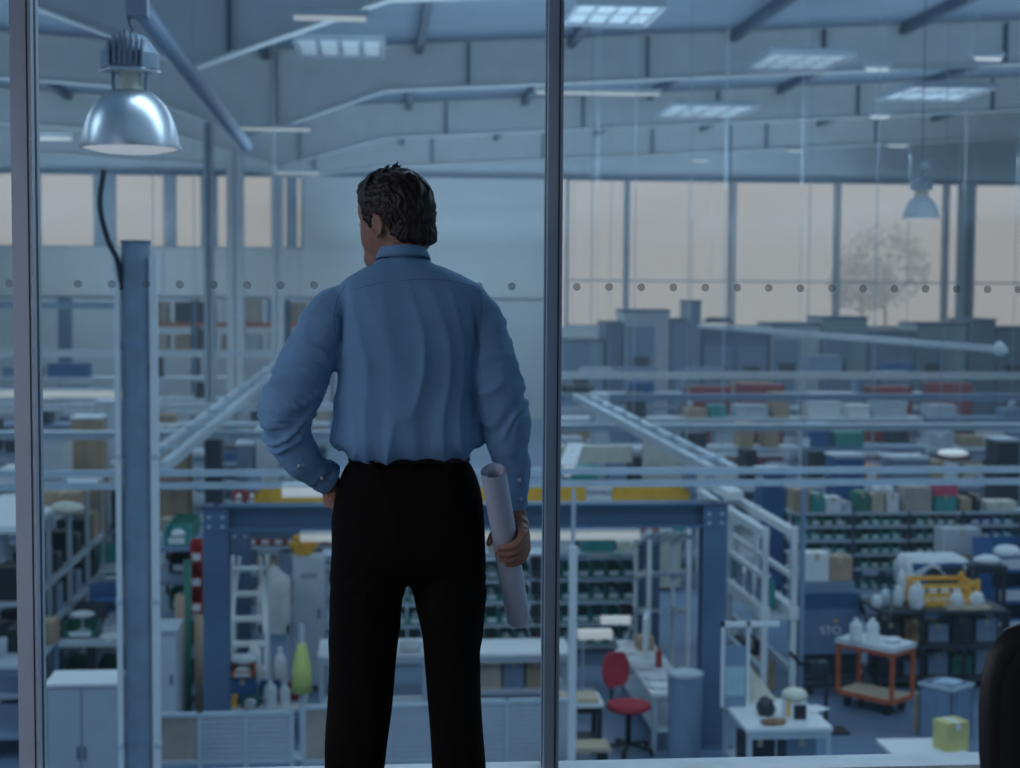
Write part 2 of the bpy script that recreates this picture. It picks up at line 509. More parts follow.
# ---- shirt
mb = MB()
body_loft(mb, [  # row, left, right, towards camera, away
    (256, 381, 426, .055, .060), (263, 374, 434, .068, .070), (270, 360, 452, .082, .080), (278, 347, 468, .096, .090),
    (287, 338, 482, .108, .100), (300, 334, 489, .120, .110), (320, 335, 485, .130, .120), (350, 336, 480, .134, .130),
    (385, 337, 478, .128, .132), (415, 334, 480, .128, .134), (434, 329.5, 483, .132, .138), (444, 330, 482, .128, .134),
    (450, 338, 475, .122, .128), (456, 347, 470, .115, .121)], ex=2.5)
AL = limb(mb, [(362, 299, -.005, .042), (335, 314, -.012, .067), (313, 352, -.03, .069), (297, 386, -.05, .068), (287, 414, -.06, .066),
               (292, 439, -.05, .058), (306, 461, -.03, .048), (322, 474, -.005, .042), (330, 479, .005, .040)])
AR = limb(mb, [(457, 301, -.005, .040), (477, 317, -.01, .060), (486, 347, -.02, .065), (494, 380, -.035, .066), (502, 407, -.04, .060),
               (508, 440, -.035, .053), (512, 470, -.02, .043), (514, 497, -.008, .034), (514.5, 507, -.004, .031)])
shirt_me, co = voxel(mb, .0055, 9)
nr = normals(shirt_me)
ALp = np.array([k[:3] for k in AL]); ARp = np.array([k[:3] for k in AR])
def along(pts, v):
    d = np.linalg.norm(pts - v, axis=1); i = int(d.argmin()); return i / (len(pts) - 1), d[i]
new = co.copy()
cx = P(408, 380).x
for i in range(len(co)):
    v = co[i]; x, y, z = v
    tl, dl = along(ALp, v); tr, dr = along(ARp, v)
    la = tl > .14 and dl < .085 and x < P(338, 350).x + .006
    ra = tr > .14 and dr < .085 and x > P(477, 350).x
    if la or ra:
        t = tl if la else tr
        sd = 3.1 if la else 7.7
        ax = np.array([math.sin(3 * x), y, z])
        # folds across the sleeve, tightest at the elbow
        wv = mnoise.noise(Vector((x * 9 + sd, y * 9, z * 9))) * 1.4
        e = math.exp(-((t - .5) / .20) ** 2)
        f = ridge(Vector((t * (9 if la else 8) + wv + x * 5, wv * .8 + sd, y * 5)))
        d = (f - .45) * (.0055 + .0085 * e)
        d += mnoise.noise(Vector((x * 9, y * 9 + sd, z * 9))) * .004
        if t > .86: d *= .25
    else:
        zz = (z - P(400, 458).z); h = min(max((.50 - zz) / .5, 0), 1)
        # long soft drapes: near vertical on the left, leaning to the lower left on the right
        wx = mnoise.noise(Vector((x * 3.1 + 4, y * 2, z * 3.4))) * .11 + mnoise.noise(Vector((x * 7 + 1, y * 3, z * 6))) * .018
        rx = (x - cx) / .2
        u = x + z * (.30 + .22 * rx) + wx
        f = ridge(Vector((u * 6.2 + 2.0, y * 1.5, z * 2.0)))
        d = (f - .45) * (.005 + .016 * h)
        f2 = ridge(Vector(((x - z * .9 + wx) * 7.0 + 9, y * 2, (x + z) * 2.6)))
        d += (f2 - .5) * .006 * max(0, mnoise.noise(Vector((x * 5, 8, z * 5))) + .35)
        d += mnoise.noise(Vector((x * 7, y * 7, z * 4))) * .005
        # gathered just above the belt
        g = math.exp(-(zz / .07) ** 2)
        d += g * (ridge(Vector((x * 18, 3, z * 4))) - .5) * .004
        sm = min(max((zz - .26) / .18, 0), 1); d *= 1 - .65 * sm * sm * (3 - 2 * sm)
        # fold beside each shoulder blade, where the sleeve is set in
        for sx, s in ((P(340, 330).x, 1), (P(477, 330).x, -1)):
            if y < MY: d -= .010 * math.exp(-((x - sx - .02 * s * math.sin(z * 9)) / .008) ** 2) * math.exp(-((z - P(400, 335).z) / .10) ** 2)
    new[i] = v + nr[i] * d
set_co(shirt_me, new)
shirt = mpart('shirt', shirt_me, M_SHIRT)
# collar: fold-over band standing around the neck
def collar_ring(c, rx, ry, tilt, n=36, dz=0.0):
    out = []
    for k in range(n):
        q = 2 * math.pi * k / n
        x, y = rx * math.cos(q), ry * math.sin(q)
        out.append((c.x + x, c.y + y, c.z - tilt * y + dz))
    return out
cc = P(403, 255)
cm = MB()
cm.loft([collar_ring(cc, .0625, .0715, .12, dz=-.010), collar_ring(cc, .0700, .0790, .12, dz=-.0125), collar_ring(cc, .0660, .0750, .12, dz=.000), collar_ring(cc, .0615, .071, .12, dz=.010),
         collar_ring(cc, .0580, .068, .12, dz=.0165), collar_ring(cc, .0550, .065, .12, dz=.016), collar_ring(cc, .0545, .064, .12, dz=.004), collar_ring(cc, .058, .066, .12, dz=-.03)], cap=False)
mpart('collar', cm, M_SHIRT, shirt)
# yoke seam across the back and sleeve-head seams
from mathutils.bvhtree import BVHTree
sv = [Vector(v) for v in new]; sf = [tuple(p.vertices) for p in shirt_me.polygons]
BV = BVHTree.FromPolygons(sv, sf)
def on_back(px, py):
    d = ray(px, py).normalized(); hit = BV.ray_cast(CAM, d); return hit[0] if hit[0] else P(px, py)
def seam(name, pxs, r=.0011):
    ks = catmull(pxs, 6); s = MB(); s.tube([on_back(k[0], k[1]) for k in ks], r, 6); mpart(name, s, M_SEAM, shirt)
seam('yoke_seam', [(349, 291), (372, 285), (398, 281), (425, 279), (452, 281), (474, 286)])
seam('sleeve_seam', [(345, 286), (337, 300), (334, 320), (337, 342), (342, 362)])
seam('sleeve_seam', [(479, 288), (482, 304), (480, 330), (479, 356)])
# cuffs with buttons
def cuff(keys, pts, r0, r1, t0):
    i0 = int(len(pts) * t0); seg = pts[i0:]
    s = MB(); n = len(seg)
    s.tube([Vector(k[:3]) for k in seg], [k[3] * (1.06 if j else 1.02) for j, k in enumerate(seg)], 24, cap=False)
    s.tube([Vector(k[:3]) for k in seg][::-1], [k[3] * .93 for k in seg][::-1], 24, cap=False)
    mpart('cuff', s, M_SHIRT, shirt)
cuff(None, AL, 0, 0, .865); cuff(None, AR, 0, 0, .88)
def button(px, py):
    d = ray(px, py).normalized(); h = BV.ray_cast(CAM, d)
    p = (h[0] if h[0] else P(px, py, -.05)) - d * .003
    s = MB().ellipsoid(p, (.0048, .0025, .0048), None, 12, 8); mpart('button', s, M_BTN, shirt)
button(299, 466); button(322, 478); button(519, 480); button(521, 499)

# ---- trousers
mb = MB()
body_loft(mb, [(452, 352, 466, .095, .105), (460, 350, 469, .100, .108), (470, 343, 475, .112, .112), (488, 337, 481, .128, .114), (510, 333, 484.5, .138, .112),
               (540, 331.5, 486, .138, .108), (565, 331, 486.5, .120, .104), (582, 333, 485, .085, .09)], ex=2.5)
def leg(rows):
    rs = catmull(rows, 4); mb.loft([ring(r[0], r[1], r[2], r[3], r[4], 2.2, 32) for r in rs])
leg([(535, 332, 412, .11, .10), (570, 331, 410, .108, .10), (600, 330, 403, .098, .098), (650, 329, 397, .088, .090), (712, 326, 391, .082, .080), (768, 324, 385, .082, .070),
     (820, 321, 380, .075, .064), (868, 318, 376, .068, .075), (878, 318, 376, .068, .078)])
leg([(535, 405, 486, .11, .10), (570, 408, 486, .108, .10), (600, 415.5, 485.5, .098, .098), (633, 421, 483.5, .09, .092), (656, 423, 479.5, .086, .09), (695, 426, 481, .083, .082), (768, 432, 486, .082, .070),
     (820, 436, 490, .075, .064), (868, 438, 494, .068, .075), (878, 438, 494, .068, .078)])
tr_me, co = voxel(mb, .007, 3)
nr = normals(tr_me); new = co.copy()
for i in range(len(co)):
    x, y, z = co[i]
    f = ridge(Vector((x * 9 + z * 2, y * 4, z * 3.5)))
    d = (f - .5) * .006
    k = math.exp(-((z - P(400, 580).z) / .05) ** 2)
    d += k * (ridge(Vector((x * 4, y * 4, z * 30 + abs(x - cx) * 40))) - .5) * .006
    new[i] = co[i] + nr[i] * d
set_co(tr_me, new)
trousers = mpart('trousers', tr_me, M_TROUSER)
b = MB()
o_ = [ring(451, 349.5, 468.5, .106, .112, 2.5, 48), ring(459.5, 347.5, 470.5, .112, .115, 2.5, 48)]
i_ = [ring(459.5, 351, 467, .098, .105, 2.5, 48), ring(451, 352, 466, .095, .102, 2.5, 48)]
b.loft(o_ + i_ + [o_[0]], cap=False)
mpart('belt', b, M_BELT)
for px in (372, 409, 446):
    p0 = P(px, 456, -.1125); p1 = P(px, 463, -.1165)
    mpart('belt_loop', MB().bar(p0, p1, .011, .006, up=(0, 1, 0)), M_TROUSER, trousers, smooth=False)

# ---- body: head, neck, trunk, arms, hands and legs as one skin
HC = P(396, 216.5, 0.03)                              # middle of the skull
HM = Matrix.Rotation(math.radians(46), 3, 'Z') @ Matrix.Rotation(math.radians(-4), 3, 'X')
ELL = [((0, -.006, .016), (.073, .093, .089)), ((0, .028, -.040), (.063, .074, .090)), ((0, .050, -.098), (.046, .050, .036)),
       ((0, .03, .03), (.066, .070, .06)), ((0, -.05, -.05), (.060, .045, .05))]
def hit(d, c, r):
    A = sum((d[k] / r[k]) ** 2 for k in range(3)); B = -2 * sum(d[k] * c[k] / r[k] ** 2 for k in range(3)); C = sum((c[k] / r[k]) ** 2 for k in range(3)) - 1
    D = B * B - 4 * A * C
    return (-B + math.sqrt(D)) / (2 * A) if D >= 0 else 0
def head_r(d):
    rs = [hit(d, c, r) for c, r in ELL]; m_ = max(rs)
    k = 60.0
    return m_ + math.log(sum(math.exp(k * (r - m_)) for r in rs if r > 0)) / k * .55
def radial(fn, nu=72, nv=48):
    vs = []; fs = []
    for i in range(nv + 1):
        th = math.pi * min(max(i / nv, .004), .996)
        for k in range(nu):
            q = 2 * math.pi * k / nu
            d = Vector((math.sin(th) * math.sin(q), math.sin(th) * math.cos(q), math.cos(th)))   # q=0 is the face
            vs.append(d * fn(d, q, th))
    for i in range(nv):
        for k in range(nu):
            k2 = (k + 1) % nu; fs.append((i * nu + k2, i * nu + k, (i + 1) * nu + k, (i + 1) * nu + k2))
    fs.append(tuple(range(nu))); fs.append(tuple(nv * nu + k for k in range(nu))[::-1])
    return vs, fs
def skull(d, q, th):
    r = head_r(d); a = q if q < math.pi else q - 2 * math.pi; z = d.z * r
    g = lambda a0, z0, wa, wz_, amp: amp * math.exp(-((a - a0) / wa) ** 2 - ((z - z0) / wz_) ** 2)
    r += g(0, -.048, .13, .012, .020) + g(0, -.030, .09, .022, .012)            # nose
    r += g(.33, -.012, .17, .011, -.008) + g(-.33, -.012, .17, .011, -.008)     # eye sockets
    r += g(0, .012, .5, .012, .004)                                            # brow
    r += g(0, -.078, .20, .007, .005) + g(0, -.0845, .25, .003, -.005) + g(0, -.092, .18, .007, .005)   # lips
    r += g(0, -.118, .2, .014, .004)
    return r
vs, fs = radial(skull)
hb = MB(); hb.add([HC + HM @ v for v in vs], fs)
def HL(x, y, z): return HC + HM @ Vector((x, y, z))
for s in (-1, 1):                                    # ears: rim, bowl and lobe
    E = HM @ Matrix.Rotation(s * math.radians(-28), 3, 'Z') @ Matrix.Rotation(math.radians(-12), 3, 'X')
    ec = HL(s * .077, -.004, -.023)
    hb.ellipsoid(ec, (.005, .012, .025), E, 14, 10)
    rim = []
    for k in range(11):
        q = math.radians(-50 + k * 27); rim.append(ec + E @ Vector((s * .004, -.0150 * math.sin(q + .6) , .0285 * math.cos(q + .6) + .002)))
    hb.tube(rim, [.0035 + .001 * math.sin(k / 10 * 3.14) for k in range(11)], 8)
    hb.ellipsoid(ec + E @ Vector((s * .002, .004, -.026)), (.006, .009, .009), E, 10, 8)
# neck and trunk inside the shirt
nk = catmull([(*HL(0, -.030, -.05), .058), (*P(401, 246, .015), .055), (*P(403, 262, .0), .058), (*P(404, 285, .0), .075)], 4)
hb.tube([k[:3] for k in nk], [k[3] for k in nk], 24)
hb.tube([HL(0, .01, -.085), P(398, 258, .03)], [.042, .045], 16)
body_loft(hb, [(275, 372, 440, .06, .055), (290, 352, 466, .085, .08), (330, 350, 468, .10, .095), (400, 352, 464, .10, .10), (455, 356, 462, .08, .09),
               (520, 345, 474, .10, .09), (575, 350, 470, .07, .07)], ex=2.2, n=28)
limb(hb, [(360, 306, -.005, .030), (338, 324, -.015, .042), (313, 352, -.03, .046), (286, 412, -.06, .040), (305, 455, -.03, .036), (326, 478, 0, .030), (332, 490, .01, .0275), (336, 505, .015, .031)])
limb(hb, [(457, 306, -.005, .030), (473, 324, -.01, .042), (486, 348, -.02, .046), (503, 407, -.04, .040), (511, 465, -.02, .033), (515, 500, -.008, .0255), (517, 514, -.004, .0235), (519.5, 522, -.004, .024)])
limb(hb, [(368, 560, 0, .07), (364, 600, 0, .068), (358, 690, 0, .055), (356, 740, .0, .05), (350, 820, -.01, .042), (347, 872, -.01, .036), (347, 884, .02, .035)])
limb(hb, [(450, 560, 0, .07), (452, 600, 0, .068), (454, 690, 0, .052), (458, 740, 0, .05), (464, 820, -.01, .042), (467, 872, -.01, .036), (467, 884, .02, .035)])
# left hand, slid into the trouser pocket
for k, (ox, L) in enumerate(((-4, .075), (1, .085), (6, .08), (11, .065))):
    p0 = P(337 + ox * .35, 503, .005 + ox * .002); p1 = P(340 + ox * .5, 528, .0 + ox * .004); p2 = p1 + Vector((.012, .0, -L))
    hb.tube([p0, p1, p2], [.012, .010, .008], 10)
# right hand round the paper roll
RT = P(488.5, 463, -.175); RB = P(521.5, 625, .075)    # ends of the roll axis
RD = (RB - RT).normalized(); RR = .0335
tG = (P(505, 538).z - RT.z) / RD.z; GC = RT + RD * tG
def around(al, r, s):
    """point round the roll: al = 0 right, 90 towards the camera, 180 left, -90 away"""
    ex_ = Vector((1, 0, 0)); ex_ = (ex_ - RD * ex_.dot(RD)).normalized(); ey_ = RD.cross(ex_)
    if ey_.y > 0: ey_ = -ey_
    a = math.radians(al); return GC + ex_ * (r * math.cos(a)) + ey_ * (r * math.sin(a)) + RD * s
wrist = P(519.5, 521, -.004)
fing = [(-.028, 1.0, .0102), (-.008, 1.08, .0106), (.012, 1.02, .0102), (.030, .86, .0090)]
for s, L, r in fing:
    kn = around(14, RR + .0155, s - .006)
    hb.tube([wrist + Vector((0, 0, .004)), (wrist * .5 + kn * .5) + Vector((.0, -.004, 0)), kn], [.0175, .0185, r + .0042], 12)
    ch = catmull([(*kn, r + .0032), (*around(46 * L, RR + .0175, s + .001), r + .001), (*around(70 * L, RR + .0145, s + .005), r + .0014), (*around(92 * L, RR + .0105, s + .008), r - .0006), (*around(110 * L, RR + .0085, s + .010), r - .0022)], 4)
    hb.tube([c[:3] for c in ch], [c[3] for c in ch], 12)
    hb.ellipsoid(around(112 * L, RR + .008, s + .010), (r - .0018,) * 3, None, 10, 8)
th = catmull([(*(wrist + Vector((.0, .010, -.006))), .016), (*around(-25, RR + .020, -.030), .0165), (*around(-75, RR + .014, -.018), .0125), (*around(-125, RR + .0105, -.004), .0105), (*around(-165, RR + .009, .004), .0085), (*around(-176, RR + .008, .006), .007)], 4)
hb.tube([c[:3] for c in th], [c[3] for c in th], 12)
body_me, co = voxel(hb, .0036, 3)
body = mpart('body', body_me, M_SKIN)
# ---- eyes (only seen from the other side of the glass)
for s in (-1, 1):
    e = MB().ellipsoid(HL(s * .030, .083, -.012), (.0125, .0125, .0125), None, 14, 10); eo = mpart('eye', e, mat('eye_white', (.7, .7, .68), .2))
    mpart('iris', MB().ellipsoid(HL(s * .030, .0915, -.012), (.006, .006, .006), None, 12, 8), mat('iris_brown', (.05, .03, .02), .2), eo)
# ---- hair: thick, combed back, over ears and nape
zl = [(0, .074), (.5, .070), (.85, .045), (1.05, .020), (1.18, -.020), (1.32, -.036), (1.42, -.034), (1.50, -.004), (1.75, -.002), (1.95, -.026), (2.15, -.052), (2.5, -.072), (3.142, -.078)]
def zlim(a):
    a = abs(a)
    for (a0, z0), (a1, z1) in zip(zl, zl[1:]):
        if a <= a1:
            t = (a - a0) / (a1 - a0); t = t * t * (3 - 2 * t); return z0 + (z1 - z0) * t
    return zl[-1][1]
def hair_r(d, q, th):
    a = q if q < math.pi else q - 2 * math.pi
    r = head_r(d); z = d.z * r
    k = (z - zlim(a)) / .010
    thick = .009 + .006 * max(0, d.z) + .003 * max(0, -d.y) * (1 - abs(d.z))
    if d.y > .2: thick += .006 * max(0, d.z)
    thick -= .003 * max(0, -d.y) * max(0, 1 - abs((z + .07) / .05))
    # combed strands: lines running from the brow back and down
    ac = math.asin(max(-1, min(1, d.x))); al = math.atan2(d.z, d.y) + .5 * abs(d.x)
    wv = mnoise.noise(Vector((ac * 3, al * 2.2, 1.0))) * .16
    st = ridge(Vector(((ac + wv) * 13, al * 1.7, .3))) - .55
    s2 = ridge(Vector(((ac + wv) * 38, al * 2.6, 4.0))) - .55
    thick += st * .0055 + s2 * .0030 + mnoise.noise(d * 5) * .003
    if k < -1.5: return r - .018
    if k < 1: return r - .018 + (thick + .018) * min(1, max(0, (k + 1.0 + .5 * mnoise.noise(Vector((a * 14, 0, 0)))) / 2.0)) ** .5
    return r + thick
vs, fs = radial(hair_r, 220, 150)
hm = MB().add([HC + HM @ v for v in vs], fs)
hair = mpart('hair', hm, M_HAIR)
rnd = random.Random(5)
lk = MB()
for i in range(30):                                  # short tufts that break the outline on the crown and front
    a = rnd.uniform(-1.5, 1.5); th_ = rnd.uniform(.05, .75)
    d = Vector((math.sin(th_) * math.sin(a), math.sin(th_) * math.cos(a), math.cos(th_)))
    p = d * (head_r(d) + .010); tdir = Vector((rnd.uniform(-.4, .4), -.5 + rnd.uniform(-.3, .3), .3)).normalized()
    q1 = p + tdir * .012 + d * .006; q2 = p + tdir * .022 + d * rnd.uniform(.003, .007)
    lk.tube([HC + HM @ p, HC + HM @ q1, HC + HM @ q2], [.0042, .0032, .0006], 6)
mpart('hair_tuft', lk, M_HAIR, hair)
# ---- shoes
for cxp in (347, 467):
    c = P(cxp, 884); s = MB()
    for i, (yy, w, z1) in enumerate(((-.095, .030, .05), (-.08, .037, .085), (-.02, .040, .095), (.05, .043, .07), (.12, .047, .052), (.17, .040, .044), (.20, .022, .032))):
        rr = []
        for k in range(16):
            q = 2 * math.pi * k / 16; rr.append((c.x + w * math.cos(q), MY + .01 + yy, .002 + (z1) * (.5 + .5 * math.sin(q)) if math.sin(q) > -.5 else .002))
        if i == 0: rings_ = []
        rings_.append(rr)
    s.loft(rings_); mpart('shoe', s, M_SHOE)
# ---- the paper roll he holds: one sheet wound two and a bit turns
pr = MB(); L = (RB - RT).length
ex_ = Vector((1, 0, 0)); ex_ = (ex_ - RD * ex_.dot(RD)).normalized(); ey_ = RD.cross(ex_)
N = 110; outer = []
for i in range(N + 1):
    t = i / N; a = 2 * math.pi * 2.4 * t + 2.4; r = RR - .0105 * (1 - t)
    outer.append((a, r))
vsp = []
for zz in (0, L):
    for a, r in outer:
        for dr in (0, -.0009):
            vsp.append(RT + RD * zz + ex_ * ((r + dr) * math.cos(a)) + ey_ * ((r + dr) * math.sin(a)))
fsp = []; M2 = 2 * (N + 1)
for i in range(N):
    a0 = 2 * i; b0 = 2 * (i + 1)
    fsp += [(a0, b0, M2 + b0, M2 + a0), (a0 + 1, M2 + a0 + 1, M2 + b0 + 1, b0 + 1), (a0, a0 + 1, b0 + 1, b0), (M2 + a0, M2 + b0, M2 + b0 + 1, M2 + a0 + 1)]
fsp += [(0, M2, M2 + 1, 1), (2 * N, 2 * N + 1, M2 + 2 * N + 1, M2 + 2 * N)]
pr.add([v - GC for v in vsp], fsp)
roll = solo('paper_roll', pr, M_PAPER, 'white roll of drawing paper held in the man\'s right hand', 'paper roll', GC, smooth=True)
roll.data.set_sharp_from_angle(angle=math.radians(50))
# ------------------------------------------------------------------ the hall: steelwork, lamps
M_TEAL = mat('teal_plastic', (.045, .32, .30), .45)
M_DKGREEN = mat('dark_green_plastic', (.035, .20, .14), .5)
M_RED = mat('red_plastic', (.50, .05, .05), .45)
M_ORANGE = mat('orange_paint', (.62, .14, .05), .45)
M_YELLOW = mat('yellow_paint', (.90, .47, .05), .45)
M_CARD = mat('cardboard', (.46, .33, .22), .85, var=.1, scale=4)
M_CARDL = mat('pale_cardboard', (.60, .50, .38), .85, var=.1, scale=4)
M_TAPE = mat('parcel_tape', (.55, .45, .30), .3)
M_BLUEP = mat('blue_plastic', (.04, .14, .34), .45)
M_BLUEG = mat('blue_grey_panel', (.22, .31, .43), .5, var=.06)
M_PALEG = mat('pale_grey_panel', (.52, .58, .64), .5, var=.05)
M_WHITEP = mat('white_plastic', (.80, .83, .84), .4, var=.04)
M_BLACK = mat('black_steel', (.02, .024, .03), .5)
M_DARKP = mat('dark_plastic', (.035, .045, .06), .5)
M_WOOD = mat('pale_plywood', (.52, .42, .30), .7, var=.15, scale=3, stretch=(1, 8, 8))
M_CREAM = mat('cream_plastic', (.74, .72, .60), .5)
M_HIVIS = mat('yellow_green_cloth', (.62, .70, .22), .8)
M_REDCLOTH = mat('red_upholstery', (.42, .035, .055), .8)
M_BROWN = mat('brown_contents', (.28, .17, .10), .8, var=.4, scale=14)
M_TUBE = emit('fluorescent_tube', (.92, .93, .88), .26)
M_CELL = emit('louvre_reflection_cell', (.75, .85, .9), .10)
M_LAMPIN = emit('lamp_mouth', (.9, .88, .84), .34)
M_REFL = mat('spun_aluminium', (.72, .76, .80), .34, .9, var=.03)
M_CLOTH = mat('white_cloth', (.78, .80, .80), .9, bump=.3, bscale=12)
M_SHELF = mat('pale_shelf_steel', (.56, .64, .70), .45, .1, var=.06)
M_LAMPGREY = mat('ballast_casting', (.30, .36, .44), .5, .3)

def gp(px, Y): return Vector((X(px, Y), Y, FLOOR_Z))
def h_at(px, py, Y): return Z(px, py, Y) - FLOOR_Z          # height above the hall floor

# -- pipe column with cable trunking at its sides
Yc = 12.9
c = gp(137, Yc); hc = h_at(137, 243, Yc)
t = thing('pipe_column', 'grey round pipe column with cable trunking, left of the man', 'column', c)
part('pipe', MB().cyl((0, 0, 0), (0, 0, hc), .118, 28), mat('pipe_grey', (.24, .31, .39), .45), t, True, 40)
for py in (345, 516, 735):
    zc = h_at(137, py, Yc); part('pipe_collar', MB().cyl((0, 0, zc - .025), (0, 0, zc + .025), .124, 28), M_BLUEG, t, True, 40)
part('base_plate', MB().box((0, 0, .01), (.42, .42, .02)), M_STEELDK, t)
part('cap', MB().cyl((0, 0, hc), (0, 0, hc + .02), .124, 28), M_STEELDK, t, True, 40)
for s, w in ((-1, .045), (1, .062)):
    part('cable_trunking', MB().b2((s * .145 - w / 2, -.08, 0), (s * .145 + w / 2, -.02, hc - .1)), M_WHITEP, t)
    for z in (1.2, 2.4, 3.6): part('clip', MB().b2((s * .145 - w / 2 - .005, -.09, z), (s * .145 + w / 2 + .005, .0, z + .04)), M_SHELF, t)
cb = MB(); kp = catmull([(*at(104, 170, 12.6),), (*at(100, 205, 12.6),), (*at(108, 240, 12.7),), (*at(118, 262, 12.8),), (*at(121, 290, 12.85),)], 6)
cb.tube([Vector(k) - c for k in kp], .022, 8); part('cable', cb, M_DARKP, t, True)

# -- pale building columns behind it
for px, Y, w, lab in ((236, 42.0, .42, 'pale steel building column, left of the man, the broader one'), (278, 52.0, .40, 'pale steel building column beside the man\'s left shoulder'),
                      (210, 32.0, .20, 'slim grey building column behind the pipe column')):
    b0 = gp(px, Y); t = thing('building_column', lab, 'column', b0)
    top = raft_bot(b0.x, Y) - FLOOR_Z - .03 if Y != 32 else raft_bot(b0.x, Y) - FLOOR_Z - .03
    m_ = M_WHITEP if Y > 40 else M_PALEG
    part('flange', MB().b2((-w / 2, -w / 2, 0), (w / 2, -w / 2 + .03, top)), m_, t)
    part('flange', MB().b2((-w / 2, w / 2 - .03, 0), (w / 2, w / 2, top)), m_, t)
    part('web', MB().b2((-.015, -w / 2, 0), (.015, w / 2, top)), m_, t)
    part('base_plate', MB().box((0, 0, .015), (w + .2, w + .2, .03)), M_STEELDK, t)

# -- diagonal roof brace behind the near lamp and hanging cross members
a = at(140, 8, 14.0); b = at(246, 146, 24.0)
solo('roof_brace', MB().tube([Vector((0, 0, 0)), b - a], .09, 12), M_BLUEG, 'dark diagonal roof brace running behind the near dome lamp', 'brace', a)

# -- high-bay lamps
def high_bay(label, px, py_mouth, Y, dia, group='dome lamps', pale=False):
    M_REFL, M_LAMPGREY, M_BLUEG = (M_WHITEP, M_PALEG, M_PALEG) if pale else (globals()['M_REFL'], globals()['M_LAMPGREY'], globals()['M_BLUEG'])
    p = at(px, py_mouth, Y); r = dia / 2; k = dia / .46
    t = thing('high_bay_lamp', label, 'lamp', p, 0, group)
    prof = []
    for i in range(13):
        q = i / 12 * math.radians(78); prof.append((r * math.cos(q) ** .85, .285 * k * math.sin(q) ** 1.05))
    pin = [(max(x_ - .006, .01), z - .006 if i else z) for i, (x_, z) in enumerate(prof)]
    part('reflector_dome', MB().lathe(prof + pin[::-1], n=40, closed_ends=False), M_REFL, t, True, 60)
    part('rim', MB().lathe([(r - .004, -.006), (r + .010, -.006), (r + .010, .008), (r - .004, .008), (r - .004, -.006)], n=40, closed_ends=False), M_REFL, t, True, 50)
    part('diffuser', MB().lathe([(.001, -.030), (r * .6, -.024), (r - .004, -.004), (r - .006, .004), (.001, .004)], n=40), M_LAMPIN, t)
    z0 = .275 * k
    part('neck', MB().lathe([(.070 * k, z0 - .01), (.066 * k, z0 + .01), (.052 * k, z0 + .03 * k), (.056 * k, z0 + .085 * k)], n=24), M_CREAM, t, True, 40)
    for s in (-1, 1): part('bracket', MB().bar((s * .078 * k, 0, z0 - .01), (s * .078 * k, 0, z0 + .09 * k), .012, .04), M_BLUEG, t)
    zb = z0 + .085 * k
    part('ballast_flange', MB().lathe([(.148 * k, zb), (.148 * k, zb + .010), (.13 * k, zb + .016)], n=6), M_WHITEP, t)
    hb_ = part('ballast_housing', MB().lathe([(.140 * k, zb + .012), (.142 * k, zb + .085 * k), (.085 * k, zb + .165 * k), (.06 * k, zb + .178 * k)], n=24), M_LAMPGREY, t, True, 30)
    for i in range(7):
        x_ = (-.078 + i * .026) * k
        part('cooling_fin', MB().b2((x_ - .005, -.15 * k, zb + .02), (x_ + .005, -.06 * k, zb + (.178 - abs(i - 3) * .012) * k)), M_LAMPGREY, hb_)
    zt = zb + .178 * k
    part('hook', MB().tube([(0, 0, zt), (.016 * k, 0, zt + .025 * k), (0, 0, zt + .05 * k), (-.006, 0, zt + .09 * k)], .005 * k, 8), M_STEELDK, t)
    part('junction_box', MB().box((.04 * k, 0, zt + .13 * k), (.10 * k, .10 * k, .09 * k)), M_LAMPGREY, t)
    top = roof_z(p.x) + .85 - p.z
    part('suspension_rod', MB().cyl((0, 0, zt + .08 * k), (0, 0, top), .006, 8), M_STEELDK, t)
    return t
lamp1 = high_bay('large lit dome lamp hanging near the glass at upper left', 130.5, 147.5, 7.6, .455)
high_bay('small dome lamp standing in for a ghost reflection before the far right windows', 921, 218, 19.0, .45, pale=True)  # added lamp; its pale paint carries the washed look of a reflection

# -- batten luminaires and light points under the roof
lum = None
for i, (px, py, Y, w) in enumerate(((275, 128, 30, 1.4), (297, 172, 40, 1.2), (598, 92, 29, 2.4), (330, 16, 18, .9), (877, 68, 26, .45), (880, 116, 36, .5), (795, 150, 44, .5), (898, 145, 40, .6), (50, 137, 27, .8), (988, 57, 24, .5), (700, 160, 50, .6))):
    p = at(px, py, Y)
    t = thing('roof_luminaire', 'slim lit batten luminaire under the roof, ' + ['left of the man\'s head by the roof brace', 'just above the far left windows', 'crossing behind the mullion top', 'at the top between lamp and mullion', 'in the upper right under the louvre reflection', 'right, left of the small dome lamp\'s rod', 'low above the far right windows', 'right above the small dome lamp', 'at the left edge beside the left mullion', 'in the top right corner', 'faint one nearest the far right windows'][i], 'lamp', p, 0, 'roof batten luminaires')
    part('housing', MB().b2((-w / 2, -.07, .0), (w / 2, .07, .07)), M_PALEG, t)
    part('tube', MB().cyl((-w / 2 + .04, 0, -.03), (w / 2 - .04, 0, -.03), .03, 10), M_TUBE, t, True)
    for s in (-1, 1): part('drop_wire', MB().cyl((s * w * .4, 0, .07), (s * w * .4, 0, roof_z(p.x) + .85 - p.z), .003, 6), M_SHELF, t)

